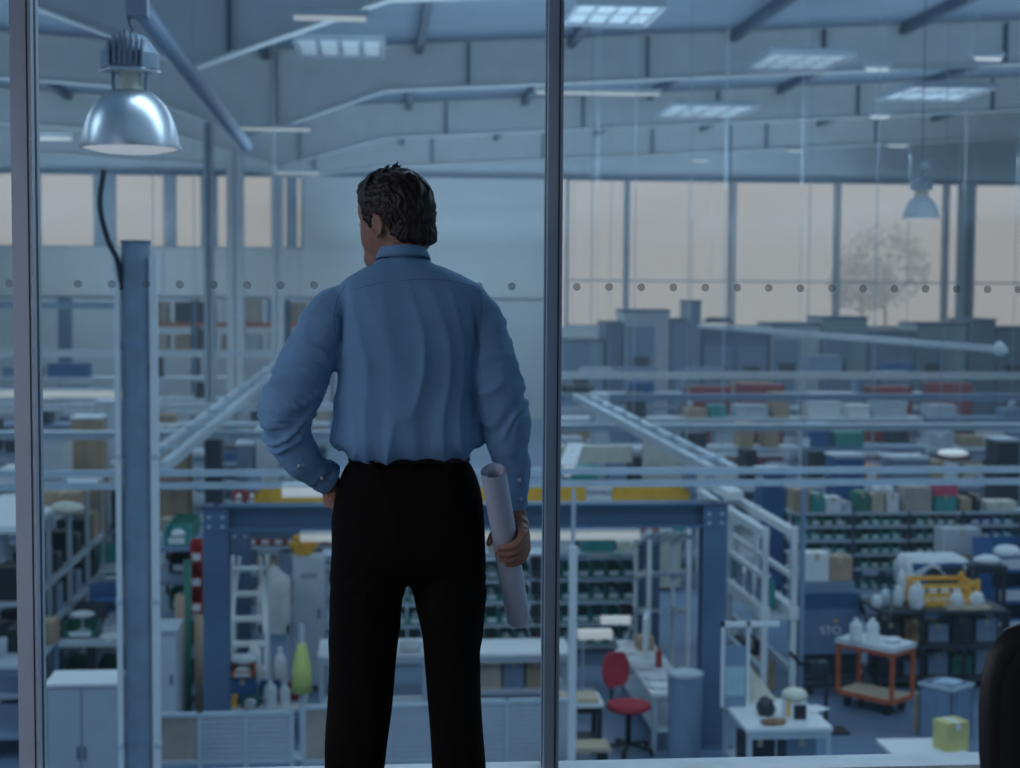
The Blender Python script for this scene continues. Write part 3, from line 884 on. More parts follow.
# -- glowing louvre panels added as stand-ins for reflections in the glass
for i, (px, py, Y, lab) in enumerate(((613, 17, 24, 'bright louvre reflection stand-in right of the mullion top'), (340, 50, 27, 'louvre reflection stand-in above the man, left of the mullion'), (798, 64, 27, 'louvre reflection stand-in in the upper right, between two rafters'),
                                      (705, 113, 37, 'dim louvre reflection stand-in right of the mullion, farther back'), (935, 95, 33, 'louvre reflection stand-in at the far upper right'), (66, 4, 24, 'louvre reflection stand-in at the top left behind the left mullion'))):
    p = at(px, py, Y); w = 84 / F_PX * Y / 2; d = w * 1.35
    t = thing('louvre_reflection', lab, 'lamp', p, 0, 'louvre reflection stand-ins')
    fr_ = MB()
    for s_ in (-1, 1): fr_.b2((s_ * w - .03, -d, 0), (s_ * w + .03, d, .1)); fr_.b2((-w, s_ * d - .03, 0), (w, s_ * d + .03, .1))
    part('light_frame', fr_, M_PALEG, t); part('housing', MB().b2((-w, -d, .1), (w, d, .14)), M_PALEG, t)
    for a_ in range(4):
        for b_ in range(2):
            part('reflection_cell', MB().b2((-w + 2 * w * (a_ + .14) / 4, -d + d * (b_ + .12), .04), (-w + 2 * w * (a_ + .86) / 4, -d + d * (b_ + .88), .09)), M_CELL, t)
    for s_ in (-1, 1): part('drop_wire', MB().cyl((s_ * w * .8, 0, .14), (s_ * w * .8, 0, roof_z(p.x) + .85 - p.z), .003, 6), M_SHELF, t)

# -- light crane system: two long cross rails, two runways leading away
Yr = 16.0
for py0, lab in ((472, 'upper'), (484.5, 'lower')):
    z = Z(330, py0, Yr); xa, xb = X(-60, Yr), X(1090, Yr)
    t = thing('crane_rail', '%s of the two pale horizontal rails crossing the whole hall' % lab, 'rail', ((xa + xb) / 2, Yr, z), 0, 'crane cross rails')
    L = xb - xa
    part('rail_profile', MB().b2((-L / 2, -.035, -.028), (L / 2, .035, .028)), M_GREYRAIL, t)
    part('rail_lip', MB().b2((-L / 2, -.05, -.034), (L / 2, .05, -.026)), M_GREYRAIL, t)
    if lab == 'upper':
        for x in (-5.6, 8.2):
            part('hanger', MB().cyl((x, 0, .03), (x, 0, roof_z(x) + .8 - z), .005, 6), M_SHELF, t)
    else:
        for k in range(5): part('rail_coupling', MB().box((-L / 2 + L * (k + .5) / 5, 0, .045), (.08, .06, .035)), M_GREYRAIL, t)
def runway(pa, pya, Ya, Yb, lab, wide):
    p = at(pa, pya, Ya)
    t = thing('crane_runway', lab, 'rail', p, 0, 'crane runways')
    L = Yb - Ya
    for s in (-1, 1):
        part('runway_beam', MB().b2((s * wide - .05, 0, -.06), (s * wide + .05, L, .05)), M_SHELF, t)
    for k in range(9):
        part('cross_tie', MB().b2((-wide, L * (k + .5) / 9 - .04, .05), (wide, L * (k + .5) / 9 + .04, .08)), M_GREYRAIL, t)
    for k in (1, 4, 7):
        part('hanger', MB().cyl((0, L * (k + .5) / 9, .08), (0, L * (k + .5) / 9, roof_z(p.x) + .8 - p.z), .005, 6), M_SHELF, t)
runway(152, 466, 16.2, 39.6, 'pale double crane runway leading away left of the man', .13)
runway(722, 470, 16.2, 27.6, 'pale double crane runway leading away right of the man', .12)

# -- blue portal frames
def ibeam(mb, p0, p1, w, h, up=(0, 0, 1)):
    p0, p1, up = Vector(p0), Vector(p1), Vector(up)
    mb.bar(p0 + up * (h / 2 - .012), p1 + up * (h / 2 - .012), w, .024, up); mb.bar(p0 - up * (h / 2 - .012), p1 - up * (h / 2 - .012), w, .024, up)
    mb.bar(p0, p1, .02, h - .02, up)
def portal(Y, pl, pr, py_top, lab, hb_, wcol):
    xa, xb = X(pl, Y), X(pr, Y); zt = Z((pl + pr) / 2, py_top, Y) - FLOOR_Z
    t = thing('portal_frame', lab, 'steel frame', ((xa + xb) / 2, Y, FLOOR_Z), 0, 'blue portal frames')
    h = (xb - xa) / 2
    for s in (-1, 1):
        m_ = MB(); m_.box((s * h, -.11, (zt) / 2), (wcol, .022, zt)); m_.box((s * h, .11, zt / 2), (wcol, .022, zt)); m_.box((s * h, 0, zt / 2), (.03, .22, zt))
        cpart = part('column', m_, M_BLUE, t)
        for i in (-1, 1):
            for j in (0, 1): part('bolt', MB().cyl((s * h + i * .07, -.135, zt - .12 - j * .1), (s * h + i * .07, -.115, zt - .12 - j * .1), .018, 8), M_SHELF, cpart)
        part('base_plate', MB().box((s * h, 0, .012), (wcol + .15, .36, .024)), M_BLUE, t)
    m_ = MB(); m_.b2((-h - wcol / 2, -.13, zt - .025), (h + wcol / 2, .13, zt)); m_.b2((-h, -.13, zt - hb_), (h, .13, zt - hb_ + .025)); m_.b2((-h, -.012, zt - hb_), (h, .012, zt))
    part('beam', m_, M_BLUE, t)
portal(16.6, 216, 715, 503, 'blue steel portal frame standing just behind the man', .27, .265)
portal(20.2, 240, 651, 517, 'second blue steel portal frame, behind the first one', .24, .25)

# -- yellow crane bridge with its sign
Yb = 17.6
xa, xb = X(254, Yb), X(690, Yb); z = Z(520, 493.5, Yb); 
t = thing('crane_bridge', 'yellow crane bridge beam with a small white sign', 'crane', ((xa + xb) / 2, Yb, z))
m_ = MB(); h = (xb - xa) / 2
m_.b2((-h, -.06, -.085), (h, .06, .085)); part('bridge_beam', m_, M_YELLOW, t)
for s in (-1, 1): part('end_truck', MB().box((s * h, 0, .16), (.12, .30, .20)), M_BLUEG, t); 
sx = X(599, Yb) - (xa + xb) / 2
sg = part('sign', MB().box((sx, -.066, .0), (.30, .012, .15)), M_WHITEP, t)
me = text_mesh('DEMAG', .085); o = part('lettering', me, mat('navy_print', (.02, .04, .09), .5), sg); o.location = (sx, -.075, .012); o.rotation_euler = (math.radians(90), 0, 0)
part('hoist', MB().box((-.6, 0, -.2), (.35, .2, .22)).cyl((-.6, 0, -.3), (-.6, 0, -1.0), .01, 6), M_YELLOW, t)

# -- hanging fluorescent fittings
def tube_light(px0, px1, py, Y, lab, thick=.11, drop=2.5, rz=0):
    a_, b_ = X(px0, Y), X(px1, Y); z = Z((px0 + px1) / 2, py, Y); w = (b_ - a_) / 2
    t = thing('hanging_tube_light', lab, 'lamp', ((a_ + b_) / 2, Y, z), rz, 'hanging tube lights')
    part('reflector', MB().b2((-w, -.09, .05), (w, .09, .08)), M_WHITEP, t)
    part('tube', MB().cyl((-w, 0, 0), (w, 0, 0), thick / 2, 12), M_TUBE, t, True)
    for s in (-1, 1): part('suspension_wire', MB().cyl((s * w * .85, 0, .08), (s * w * .85, 0, .08 + drop), .003, 6), M_SHELF, t)
tube_light(282, 372, 491, 15.5, 'lit tube lamp beside the man\'s left wrist', .13, 1.0)
tube_light(470, 641, 535, 18.8, 'long lit tube lamp beside the man\'s right hand', .13, .4)
tube_light(-30, 124, 394, 27.0, 'long lit tube lamp seen through the left edge of the glass', .12, 4.0)
tube_light(300, 345, 537, 19.2, 'short lit tube lamp under the blue beam by the man\'s hip', .12, .5)
p = at(575, 462, 19.0)
t = thing('hanging_tube_light', 'slanting cream tube lamp above the yellow crane bridge', 'lamp', p, 0, 'hanging tube lights')
part('tube', MB().cyl((-.22, -1.0, 0), (.22, 1.6, .0), .065, 12), M_TUBE, t, True)
part('reflector', MB().bar((-.22, -1.0, .07), (.22, 1.6, .07), .2, .02), M_WHITEP, t)
part('suspension_wire', MB().cyl((0, .3, .07), (0, .3, 4.8), .003, 6), M_SHELF, t)
xa, xb = X(545, 22), X(632, 22); z = Z(590, 454, 22)
t = thing('crane_beam', 'cream crane beam behind the slanting tube lamp', 'crane', ((xa + xb) / 2, 22, z))
part('beam', MB().b2((-(xb - xa) / 2, -.1, -.12), ((xb - xa) / 2, .1, .12)), M_CREAM, t)
part('hanger', MB().cyl((-.3, 0, .1), (-.3, 0, 5.0), .004, 6).cyl((.3, 0, .1), (.3, 0, 5.0), .004, 6), M_SHELF, t)
# white service post right of the mullion
c = gp(574.5, 14.6); hh = h_at(574, 500, 14.6)
t = thing('service_post', 'slim white service post just right of the mullion', 'post', c)
part('post', MB().b2((-.037, -.037, 0), (.037, .037, hh - .45)), M_WHITEP, t)
part('conduit', MB().cyl((0, 0, hh - .5), (0, 0, hh + .1), .02, 10), M_SHELF, t)
part('foot', MB().box((0, 0, .01), (.2, .2, .02)), M_SHELF, t)
# ------------------------------------------------------------------ furniture and stock near the portal frames
RND = random.Random(11)
def topz_of(px, py, Y): return Z(px, py, Y)
# prototype meshes (unit sized pieces are scaled per object through their own mesh)
_cache = {}
def bin_mesh(w, d, h):
    k = ('bin', round(w, 3), round(d, 3), round(h, 3))
    if k not in _cache:
        m_ = MB(); e = .012
        m_.b2((-w / 2, -d / 2, 0), (w / 2, d / 2, e)); m_.b2((-w / 2, d / 2 - e, 0), (w / 2, d / 2, h))
        m_.b2((-w / 2, -d / 2, 0), (-w / 2 + e, d / 2, h)); m_.b2((w / 2 - e, -d / 2, 0), (w / 2, d / 2, h)); m_.b2((-w / 2, -d / 2, 0), (w / 2, -d / 2 + e, h * .55))
        _cache[k] = m_
    return _cache[k]
_mesh = {}
def cmesh(key, fn, m):
    k = (key, m.name)
    if k not in _mesh:
        me = fn().mesh(key.split('|')[0]); me.materials.append(m); _mesh[k] = me
    return _mesh[k]
def bin_(loc, w, d, h, m, label, group, rz=0, contents=None):
    t = thing('storage_bin', label, 'bin', Vector(loc) + Vector((0, 0, .002)), rz, group)
    part('bin_body', cmesh('bin_body|%.2f%.2f%.2f' % (w, d, h), lambda: bin_mesh(w, d, h), m), m, t)
    part('bin_label', cmesh('bin_label|%.2f%.2f%.2f' % (w, d, h), lambda: MB().b2((-w * .32, -d / 2 - .004, h * .12), (w * .32, -d / 2 - .001, h * .46)), M_WHITEP), M_WHITEP, t)
    if contents: part('contents', cmesh('contents|%.2f%.2f%.2f' % (w, d, h), lambda: MB().ellipsoid((0, -d * .05, h * .42), (w * .38, d * .36, h * .42), None, 8, 6), contents), contents, t)
    return t
def carton(loc, w, d, h, m, label, group=None, rz=0, cat='box', name='cardboard_box', tape=M_TAPE):
    t = thing(name, label, cat, Vector(loc) + Vector((0, 0, .002)), rz, group)
    k = '%.2f%.2f%.2f' % (w, d, h)
    part('box_body', cmesh('box_body|' + k, lambda: MB().b2((-w / 2, -d / 2, 0), (w / 2, d / 2, h)), m), m, t)
    part('flap', cmesh('flap|' + k, lambda: MB().b2((-w / 2, -d / 2, h), (w / 2, -.004, h + .005)).b2((-w / 2, .004, h), (w / 2, d / 2, h + .005)), m), m, t)
    part('tape', cmesh('tape|' + k, lambda: MB().b2((-.025, -d / 2 - .002, h * .75), (.025, -d / 2, h)).b2((-.025, -d / 2, h + .005), (.025, d / 2, h + .007)), tape), tape, t)
    return t
def shelf_unit(loc, w, d, levels, label, group=None, rz=0, m=M_SHELF, mp=None, thick=.035, top=None, braces=True):
    """levels: heights of the shelf boards above the floor; returns the thing"""
    mp = mp or m; t = thing('shelving_unit', label, 'shelving', loc, rz, group); H = top or levels[-1]
    k = '%.2f%.2f%.2f' % (w, d, H)
    for sx in (-1, 1):
        for sy in (-1, 1):
            part('post', cmesh('post|%d%d' % (sx, sy) + k, lambda: MB().box((sx * (w / 2 - .02), sy * (d / 2 - .02), H / 2), (.045, .04, H)), mp), mp, t)
    bm_ = cmesh('shelf|%.2f%.2f%.3f' % (w, d, thick), lambda: MB().b2((-w / 2, -d / 2, -thick), (w / 2, d / 2, 0)).b2((-w / 2, -d / 2 - .004, -thick - .012), (w / 2, -d / 2 + .02, 0)), m)
    for z in levels: part('shelf', bm_, m, t, loc=(0, 0, z))
    if braces: part('back_brace', cmesh('back_brace|' + k, lambda: MB().bar((-w / 2, d / 2, .2), (w / 2, d / 2, H - .1), .02, .02).bar((w / 2, d / 2, .2), (-w / 2, d / 2, H - .1), .02, .02), mp), mp, t)
    return t
def bench(loc, w, d, h, label, group=None, rz=0, mt=None, ml=None, low=True, name='workbench', thick=.04):
    mt = mt or M_WHITEP; ml = ml or M_SHELF
    t = thing(name, label, 'workbench', loc, rz, group); k = '%.2f%.2f%.2f' % (w, d, h)
    part('bench_top', cmesh('bench_top|' + k, lambda: MB().b2((-w / 2, -d / 2, h - thick), (w / 2, d / 2, h)), mt), mt, t)
    for sx in (-1, 1):
        for sy in (-1, 1):
            part('leg', cmesh('leg|%d%d' % (sx, sy) + k, lambda: MB().box((sx * (w / 2 - .04), sy * (d / 2 - .04), (h - thick) / 2), (.05, .05, h - thick)), ml), ml, t)
    if low: part('lower_shelf', cmesh('lower_shelf|' + k, lambda: MB().b2((-w / 2 + .03, -d / 2 + .03, .22), (w / 2 - .03, d / 2 - .03, .245)), ml), ml, t)
    part('apron', cmesh('apron|' + k, lambda: MB().b2((-w / 2 + .04, -d / 2 + .02, h - thick - .07), (w / 2 - .04, -d / 2 + .05, h - thick)), ml), ml, t)
    return t
def bottle(loc, r, h, m, label, group=None, capm=None):
    t = thing('bottle', label, 'bottle', Vector(loc) + Vector((0, 0, .002)), 0, group)
    part('bottle_body', MB().lathe([(r, 0), (r, h * .68), (r * .85, h * .8), (r * .4, h * .88), (r * .35, h * .93)], n=14), m, t, True, 40)
    part('cap', MB().lathe([(r * .42, h * .92), (r * .42, h), (r * .1, h)], n=12), capm or m, t, True, 40)
    return t
def bag(loc, rx, ry, rz_, m, label, group=None, name='plastic_bag', cat='bag', seed=0):
    s = MB().ellipsoid((0, 0, 0), (rx, ry, rz_), None, 22, 14)
    vs = []
    for v in s.v:
        v = Vector(v); n_ = mnoise.noise(v * (2.2 / max(rx, .1)) + Vector((seed, 0, 0))); v = v * (1 + .22 * n_)
        v.z = max(v.z, -rz_ * .72) + rz_ * .72; vs.append(v)
    s.v = vs
    return solo(name, s, m, label, cat, loc, 0, group, True)
def paper(loc, w, d, label, rz=0, group='papers on the benches', n=4):
    s = MB()
    for i in range(n): s.box((0, 0, .004 + i * .008), (w, d, .0075), rz=.15 * i * (-1) ** i)
    return solo('paper_stack', s, M_WHITEP, label, 'papers', loc, rz, group)

# ---- left: low white cabinet in the corner
Yq = 14.2; xa, xb = X(42, Yq), X(113, Yq); H = h_at(78, 684, Yq)
t = thing('cabinet', 'white two-door cabinet at the bottom left, left of the pipe column', 'cabinet', ((xa + xb) / 2, Yq + .25, FLOOR_Z)); w = xb - xa
part('cabinet_body', MB().b2((-w / 2, -.22, .06), (w / 2, .25, H - .03)), M_PALEG, t)
part('cabinet_top', MB().b2((-w / 2 - .02, -.25, H - .03), (w / 2 + .02, .27, H)), M_WHITEP, t)
for s in (-1, 1):
    dr = part('door', MB().b2((s * w / 4 - w / 4 + .012, -.24, .08), (s * w / 4 + w / 4 - .012, -.22, H - .05)), M_PALEG, t)
    part('handle', MB().b2((s * .03 - .008, -.262, H * .5), (s * .03 + .008, -.24, H * .5 + .12)), M_STEELDK, dr)
part('plinth', MB().b2((-w / 2 + .02, -.2, 0), (w / 2 - .02, .23, .06)), M_STEELDK, t)

# ---- left: dark bench with green stock
Ya, Yb_ = 18.4, 21.6
xa = X(54, Ya); xb = X(122, Ya); hb_ = h_at(80, 644, Ya); L = Yb_ - Ya
loc = Vector(((xa + xb) / 2, (Ya + Yb_) / 2, FLOOR_Z)); w = xb - xa
t = thing('packing_bench', 'long packing bench with black end frame between rack and pipe column', 'workbench', loc)
part('bench_top', MB().b2((-w / 2, -L / 2, hb_ - .04), (w / 2, L / 2, hb_)), M_PALEG, t)
for sx in (-1, 0, 1):
    for sy in (-1, 1): part('leg', MB().box((sx * (w / 2 - .03), sy * (L / 2 - .04), (hb_ - .04) / 2), (.05 if sx else .10, .06, hb_ - .04)), M_BLACK, t)
part('lower_shelf', MB().b2((-w / 2, -L / 2, hb_ * .45), (w / 2, L / 2, hb_ * .45 + .03)), M_WHITEP, t)
part('bottom_shelf', MB().b2((-w / 2, -L / 2, .12), (w / 2, L / 2, .15)), M_WHITEP, t)
bz = FLOOR_Z + hb_
for i in range(2):
    for lv in (hb_ * .45 + .03, .15):
        x_ = loc.x + (-w / 4 if i == 0 else w / 4)
        bin_((x_, Ya + .38, FLOOR_Z + lv), w * .36, .5, .15, M_DKGREEN, 'dark green crate, %s one on the %s shelf of the packing bench' % ('left' if i == 0 else 'right', 'upper' if lv > .2 else 'lower'), 'green crates in the packing bench')
# things on it
bin_((X(80, 18.9), 18.9, bz), .40, .36, .16, M_DKGREEN, 'green tray under the round magnifier lamp on the packing bench', None)
t = thing('magnifier_lamp', 'white round magnifier lamp on the packing bench', 'lamp', (X(80, 18.9), 18.9, bz + .018))
part('lamp_foot', MB().lathe([(.10, 0), (.10, .03), (.02, .05)], n=16), M_WHITEP, t, True, 40)
part('arm', MB().cyl((0, 0, .04), (0, 0, .20), .018, 8), M_SHELF, t)
part('lamp_head', MB().ellipsoid((0, 0, .23), (.15, .13, .045), None, 20, 10), M_WHITEP, t, True)
t = thing('letter_tray', 'dark slotted tray behind the magnifier lamp', 'tray', (X(88, 19.7), 19.7, bz))
part('tray_base', MB().b2((-.2, -.18, 0), (.2, .18, .02)), M_DARKP, t)
for i in range(6): part('divider', MB().box((0, -.15 + i * .06, .11), (.38, .012, .20), rx=-.4), M_DARKP, t)
t = thing('tool_case', 'bright blue tool case on the packing bench', 'case', (X(106, 20.3), 20.3, bz), .4)
part('case_body', MB().b2((-.2, -.15, 0), (.2, .15, .16)), M_BLUEP, t); part('lid', MB().box((0, .15, .24), (.4, .03, .2), rx=-.3), M_BLUEP, t); part('case_handle', MB().b2((-.06, -.18, .08), (.06, -.15, .11)), M_BLACK, t)
carton((X(106, 21.2), 21.2, bz), .38, .28, .16, M_CARDL, 'open pale cardboard box on the far end of the packing bench')
paper((X(113, 18.7), 18.7, bz), .30, .28, 'loose white papers at the front corner of the packing bench', .5)
for i in range(4):
    solo('machined_part', MB().lathe([(.045, 0), (.045, .03), (.02, .04), (.02, .09 + .02 * i)], n=10), M_SHELF, 'small silver turned part on the packing bench, %s in the row' % ['first', 'second', 'third', 'tallest and last'][i], 'machine part', (X(104 + i * 6, 19.4 + .2 * i), 19.4 + .2 * i, bz), 0, 'turned parts on the packing bench')
# teal stool-like container beyond
bin_((X(113, 24.4), 24.4, FLOOR_Z + .55), .55, .5, .45, M_TEAL, 'large teal container standing behind the packing bench', None)
bench((X(113, 24.4), 24.4, FLOOR_Z), .8, .7, .55, 'low stand carrying the large teal container')

# ---- left: long rack along the aisle
H = h_at(43, 531, 18.4)
for i in range(4):
    y0 = 18.4 + i * 1.32
    x0 = -4.05
    shelf_unit((x0 - .28, y0 + .62, FLOOR_Z), 1.24, .56, [.2, .75, 1.3, H], 'pale steel rack bay along the left aisle, %s from the glass' % ['nearest', 'second', 'third', 'fourth'][i], 'left aisle rack bays', math.pi / 2, M_SHELF, M_SHELF)
    for lv in (.2, .75, 1.3):
        for k in range(2):
            m_ = RND.choice([M_DARKP, M_DARKP, M_CARD, M_BLUEG, M_BLACK, M_ORANGE if lv == .75 and i == 0 and k == 0 else M_DARKP])
            carton((x0 - .28, y0 + .34 + k * .56, FLOOR_Z + lv), .40, .42, RND.uniform(.22, .42), m_, '%s stock box, %s bay of the left aisle rack, %s shelf, %s' % ({M_DARKP: 'dark', M_CARD: 'brown', M_BLUEG: 'blue grey', M_BLACK: 'black', M_ORANGE: 'orange'}[m_], ['nearest', 'second', 'third', 'fourth'][i], {.2: 'bottom', .75: 'middle', 1.3: 'upper'}[lv], ['nearer', 'farther'][k]), 'stock boxes on the left aisle rack', math.pi / 2, 'box', 'stock_box')
solo('rack_top_board', MB().b2((-.55, -1.3, 0), (.42, 1.6, .03)), M_WHITEP, 'broad white board lying on the near bays of the left aisle rack', 'board', (-4.5, 19.9, FLOOR_Z + H + .001))
carton((X(62, 20.5), 20.5, FLOOR_Z + H + .03), .5, .4, .16, M_CARD, 'brown cardboard box on the white rack-top board')
bag((X(66, 19.6), 19.6, FLOOR_Z + H + .03), .2, .16, .09, M_CREAM, 'cream crumpled bag on the white rack-top board')
# trolley and post left edge
bench((X(2, 17.2), 17.2, FLOOR_Z), .9, 1.4, 1.02, 'grey bench with dark stock at the left edge', None, 0, M_PALEG, M_BLUEG)
for i, (dx, m_) in enumerate(((-.2, M_DARKP), (.18, M_BLACK), (.33, M_CARD))):
    carton((X(2, 17.2) + dx, 16.9 + i * .35, FLOOR_Z + 1.02), .28, .3, .25, m_, ['dark box at the front of the left edge bench', 'black box in the middle of the left edge bench', 'brown box at the back of the left edge bench'][i])

# ---- left of the portal: tall rack seen end on, with red bin fronts
Yk = 17.6; x0 = X(172, Yk)
shelf_unit((X(182, 19.4), 19.4, FLOOR_Z), .62, 1.5, [.15, .6, 1.05, 1.5, 1.9], 'narrow tall rack with red bin fronts, left of the blue column', None, 0, M_BLUEG, M_DARKP, braces=False)
for i, py in enumerate((551, 576, 601)):
    z = Z(196, py + 9, 18.5); 
    bin_((X(196.5, 18.45), 18.45, z), .15, .3, .24, M_RED, 'red bin with a white mark, %s of three above each other' % ['top', 'middle', 'bottom'][i], 'red bins by the blue column')
for i, (px, py0, py1, r) in enumerate(((178, 595, 700, .055), (197, 615, 680, .05), (186, 560, 690, .045))):
    Y = 17.5 + .25 * i
    zt = Z(px, py0, Y); solo('cardboard_tube', MB().lathe([(r, 0), (r, zt - FLOOR_Z), (r - .008, zt - FLOOR_Z), (r - .008, .02)], n=14), M_CARD if i < 2 else M_DKGREEN,
        ['tall brown cardboard tube, the broadest of three', 'shorter brown tube right of the broad one', 'dark green tube behind the brown tubes'][i], 'tube', gp(px, Y), 0, 'tubes by the blue column', True)
t = thing('work_cabinet', 'pale small cabinet just right of the pipe column', 'cabinet', gp(163, 16.6)); H = h_at(163, 628, 16.6)
part('cabinet_body', MB().b2((-.14, -.2, .05), (.14, .3, H)), M_PALEG, t); part('cabinet_top', MB().b2((-.16, -.22, H), (.16, .32, H + .03)), M_SHELF, t)
part('handle', MB().b2((.08, -.22, H * .6), (.1, -.2, H * .6 + .1)), M_STEELDK, t)
for lv in (.15, .6, 1.05, 1.5, 1.9):
    for k in range(3):
        if k == 0 and lv not in (1.9,): continue
        m_ = RND.choice([M_TEAL, M_DKGREEN, M_DARKP])
        bin_((X(182, 19.4), 18.95 + k * .42, FLOOR_Z + lv), .30, .36, .22, m_, '%s bin in the narrow tall rack, %s shelf, %s' % ({M_TEAL: 'teal', M_DKGREEN: 'green', M_DARKP: 'dark'}[m_], {.15: 'bottom', .6: 'second', 1.05: 'third', 1.5: 'fourth', 1.9: 'top'}[lv], ['front', 'middle', 'rear'][k]), 'bins in the narrow rack', 0, RND.choice([None, M_WHITEP]))
carton((X(172, 23.0), 23.0, Z(172, 536, 23.0)), .32, .3, .26, M_CARDL, 'pale cardboard box on the white cupboard behind the narrow rack')
t = thing('white_cupboard', 'plain white cupboard behind the narrow rack', 'cabinet', gp(176, 23.2)); H = Z(172, 536, 23.0) - FLOOR_Z
part('cupboard_body', MB().b2((-.55, -.4, 0), (.55, .3, H)), M_WHITEP, t); part('door', MB().b2((-.53, -.42, .1), (-.01, -.4, H - .05)), M_WHITEP, t); part('door', MB().b2((.01, -.42, .1), (.53, -.4, H - .05)), M_WHITEP, t)

# ---- low screens along the front
def screen(px0, px1, py_t, py_b, Y, panels, label):
    xa, xb = X(px0, Y), X(px1, Y); zt = Z((px0 + px1) / 2, py_t, Y); zb = Z((px0 + px1) / 2, py_b, Y); w = xb - xa
    t = thing('low_screen', label, 'screen', ((xa + xb) / 2, Y, FLOOR_Z), 0, 'low screens along the front')
    zt -= FLOOR_Z; zb -= FLOOR_Z
    part('rail', MB().b2((-w / 2, -.03, zt - .04), (w / 2, .03, zt)), M_SHELF, t); part('rail', MB().b2((-w / 2, -.03, zb), (w / 2, .03, zb + .04)), M_SHELF, t)
    tot = sum(p[0] for p in panels); x = -w / 2
    for fr, m_, rib in panels:
        x1 = x + w * fr / tot
        pp = part('panel', MB().b2((x + .02, -.012, zb + .04), (x1 - .02, .012, zt - .04)), m_, t)
        part('mullion_post', MB().b2((x - .02, -.028, 0), (x + .02, .028, zt)), M_SHELF, t)
        if rib:
            n_ = int((zt - zb) / .055)
            for k in range(n_): part('rib', MB().b2((x + .03, -.026, zb + .06 + k * .05), (x1 - .03, -.012, zb + .085 + k * .05)), m_, pp)
        x = x1
    part('mullion_post', MB().b2((w / 2 - .02, -.028, 0), (w / 2 + .02, .028, zt)), M_SHELF, t)
screen(154, 291, 712, 763, 15.4, [(1, mat('beige_panel', (.42, .38, .32), .7), False), (1.08, M_PALEG, True), (1.08, M_PALEG, True)], 'low screen of beige and ribbed pale panels left of the man')
screen(303, 436, 704, 762, 15.5, [(.9, MATS['beige_panel'], False), (1.1, M_PALEG, True), (1.1, M_PALEG, True)], 'low screen of beige and ribbed panels behind the man\'s legs')
screen(440, 577, 699, 768, 15.6, [(1, M_PALEG, True), (1, M_PALEG, True)], 'low screen of ribbed white panels right of the man\'s legs')

# ---- behind the man, left: steps, board, red bins, locker, cluttered bench
Y = 18.0
t = thing('wheeled_steps', 'white metal rolling steps right behind the blue left column', 'steps', gp(247, Y)); H = h_at(247, 561, Y)
for s in (-1, 1):
    part('stile', MB().bar((s * .2, -.05, 0), (s * .2, .35, H), .04, .05), M_WHITEP, t); part('stile', MB().bar((s * .2, .75, 0), (s * .2, .35, H), .035, .04), M_WHITEP, t)
    part('handrail', MB().bar((s * .2, -.05, H * .55), (s * .12, .3, H), .03, .03), M_WHITEP, t)
for k in range(6):
    f = (k + 1) / 6.5; part('tread', MB().b2((-.2, -.10 + .40 * f, H * f - .035), (.2, .10 + .40 * f, H * f)), M_WHITEP, t)
t = thing('sheet_board', 'large white sheet leaning on the locker behind the steps', 'board', gp(274, 19.0)); H0 = h_at(274, 640, 18.6); H1 = h_at(274, 570, 18.6)
s_ = MB().prism([(-.22, H0), (.19, H0 - .02), (.19, H1 - .18), (-.02, H1), (-.22, H1 - .3)], -.02, .02); part('sheet', s_, M_CLOTH, t)
part('leg', MB().b2((-.2, -.02, 0), (-.16, .02, H0 + .1)), M_SHELF, t); part('leg', MB().b2((.14, -.02, 0), (.18, .02, H0 + .1)), M_SHELF, t)
t = thing('locker', 'grey blue steel locker left of the man\'s hip', 'locker', gp(309, 19.4)); H = h_at(309, 556, 19.4)
part('locker_body', MB().b2((-.2, -.2, .05), (.2, .25, H)), M_PALEG, t); part('door', MB().b2((-.19, -.215, .08), (.19, -.2, H - .03)), M_PALEG, t); part('handle', MB().b2((.12, -.235, H * .55), (.14, -.215, H * .55 + .12)), M_STEELDK, t)
part('vent_slot', MB().b2((-.1, -.219, H - .2), (.1, -.2145, H - .185)).b2((-.1, -.219, H - .24), (.1, -.2145, H - .225)), M_STEELDK, t)
zl_ = FLOOR_Z + H
s_ = MB(); 
for k in range(6):
    a_ = k * math.pi / 3; s_.ellipsoid((.1 * math.cos(a_), 0, .13 + .09 * math.sin(a_)), (.085, .04, .06), None, 10, 8)
s_.ellipsoid((0, 0, .12), (.07, .05, .07), None, 10, 8)
solo('yellow_glove', s_, M_YELLOW, 'yellow star-like bundle lying on the locker', 'glove', (X(303, 19.4), 19.35, zl_ + .02), 0, None, True)
# red bins behind
su = shelf_unit((X(292, 23.2), 23.2, FLOOR_Z), 1.9, .5, [.3, .8, 1.2, 1.5, 1.8], 'rack of red bins left of the man\'s hip', None, 0, M_SHELF, M_BLUEG)
for lv in (1.2, 1.5, 1.8):
    for k in range(9):
        bin_((X(292, 23.2) - .78 + k * .195, 23.1, FLOOR_Z + lv), .17, .26, .2, M_RED, 'small red bin left of the man\'s hip, %s shelf, %s from the left' % ({1.2: 'lower', 1.5: 'middle', 1.8: 'upper'}[lv], ['first', 'second', 'third', 'fourth', 'fifth', 'sixth', 'seventh', 'eighth', 'ninth'][k]), 'small red bins', 0, RND.choice([None, M_WHITEP, M_DARKP]))
for lv in (.3, .8):
    for k in range(5): carton((X(292, 23.2) - .75 + k * .37, 23.1, FLOOR_Z + lv), .28, .35, RND.uniform(.2, .31), M_CARD if (k + int(lv * 10)) % 2 else M_BLUEG, '%s box under the red bins, %s shelf, %s from the left' % ('brown' if (k + int(lv * 10)) % 2 else 'blue grey', 'bottom' if lv < .5 else 'second', ['first', 'second', 'third', 'fourth', 'fifth'][k]), 'boxes under the red bins')
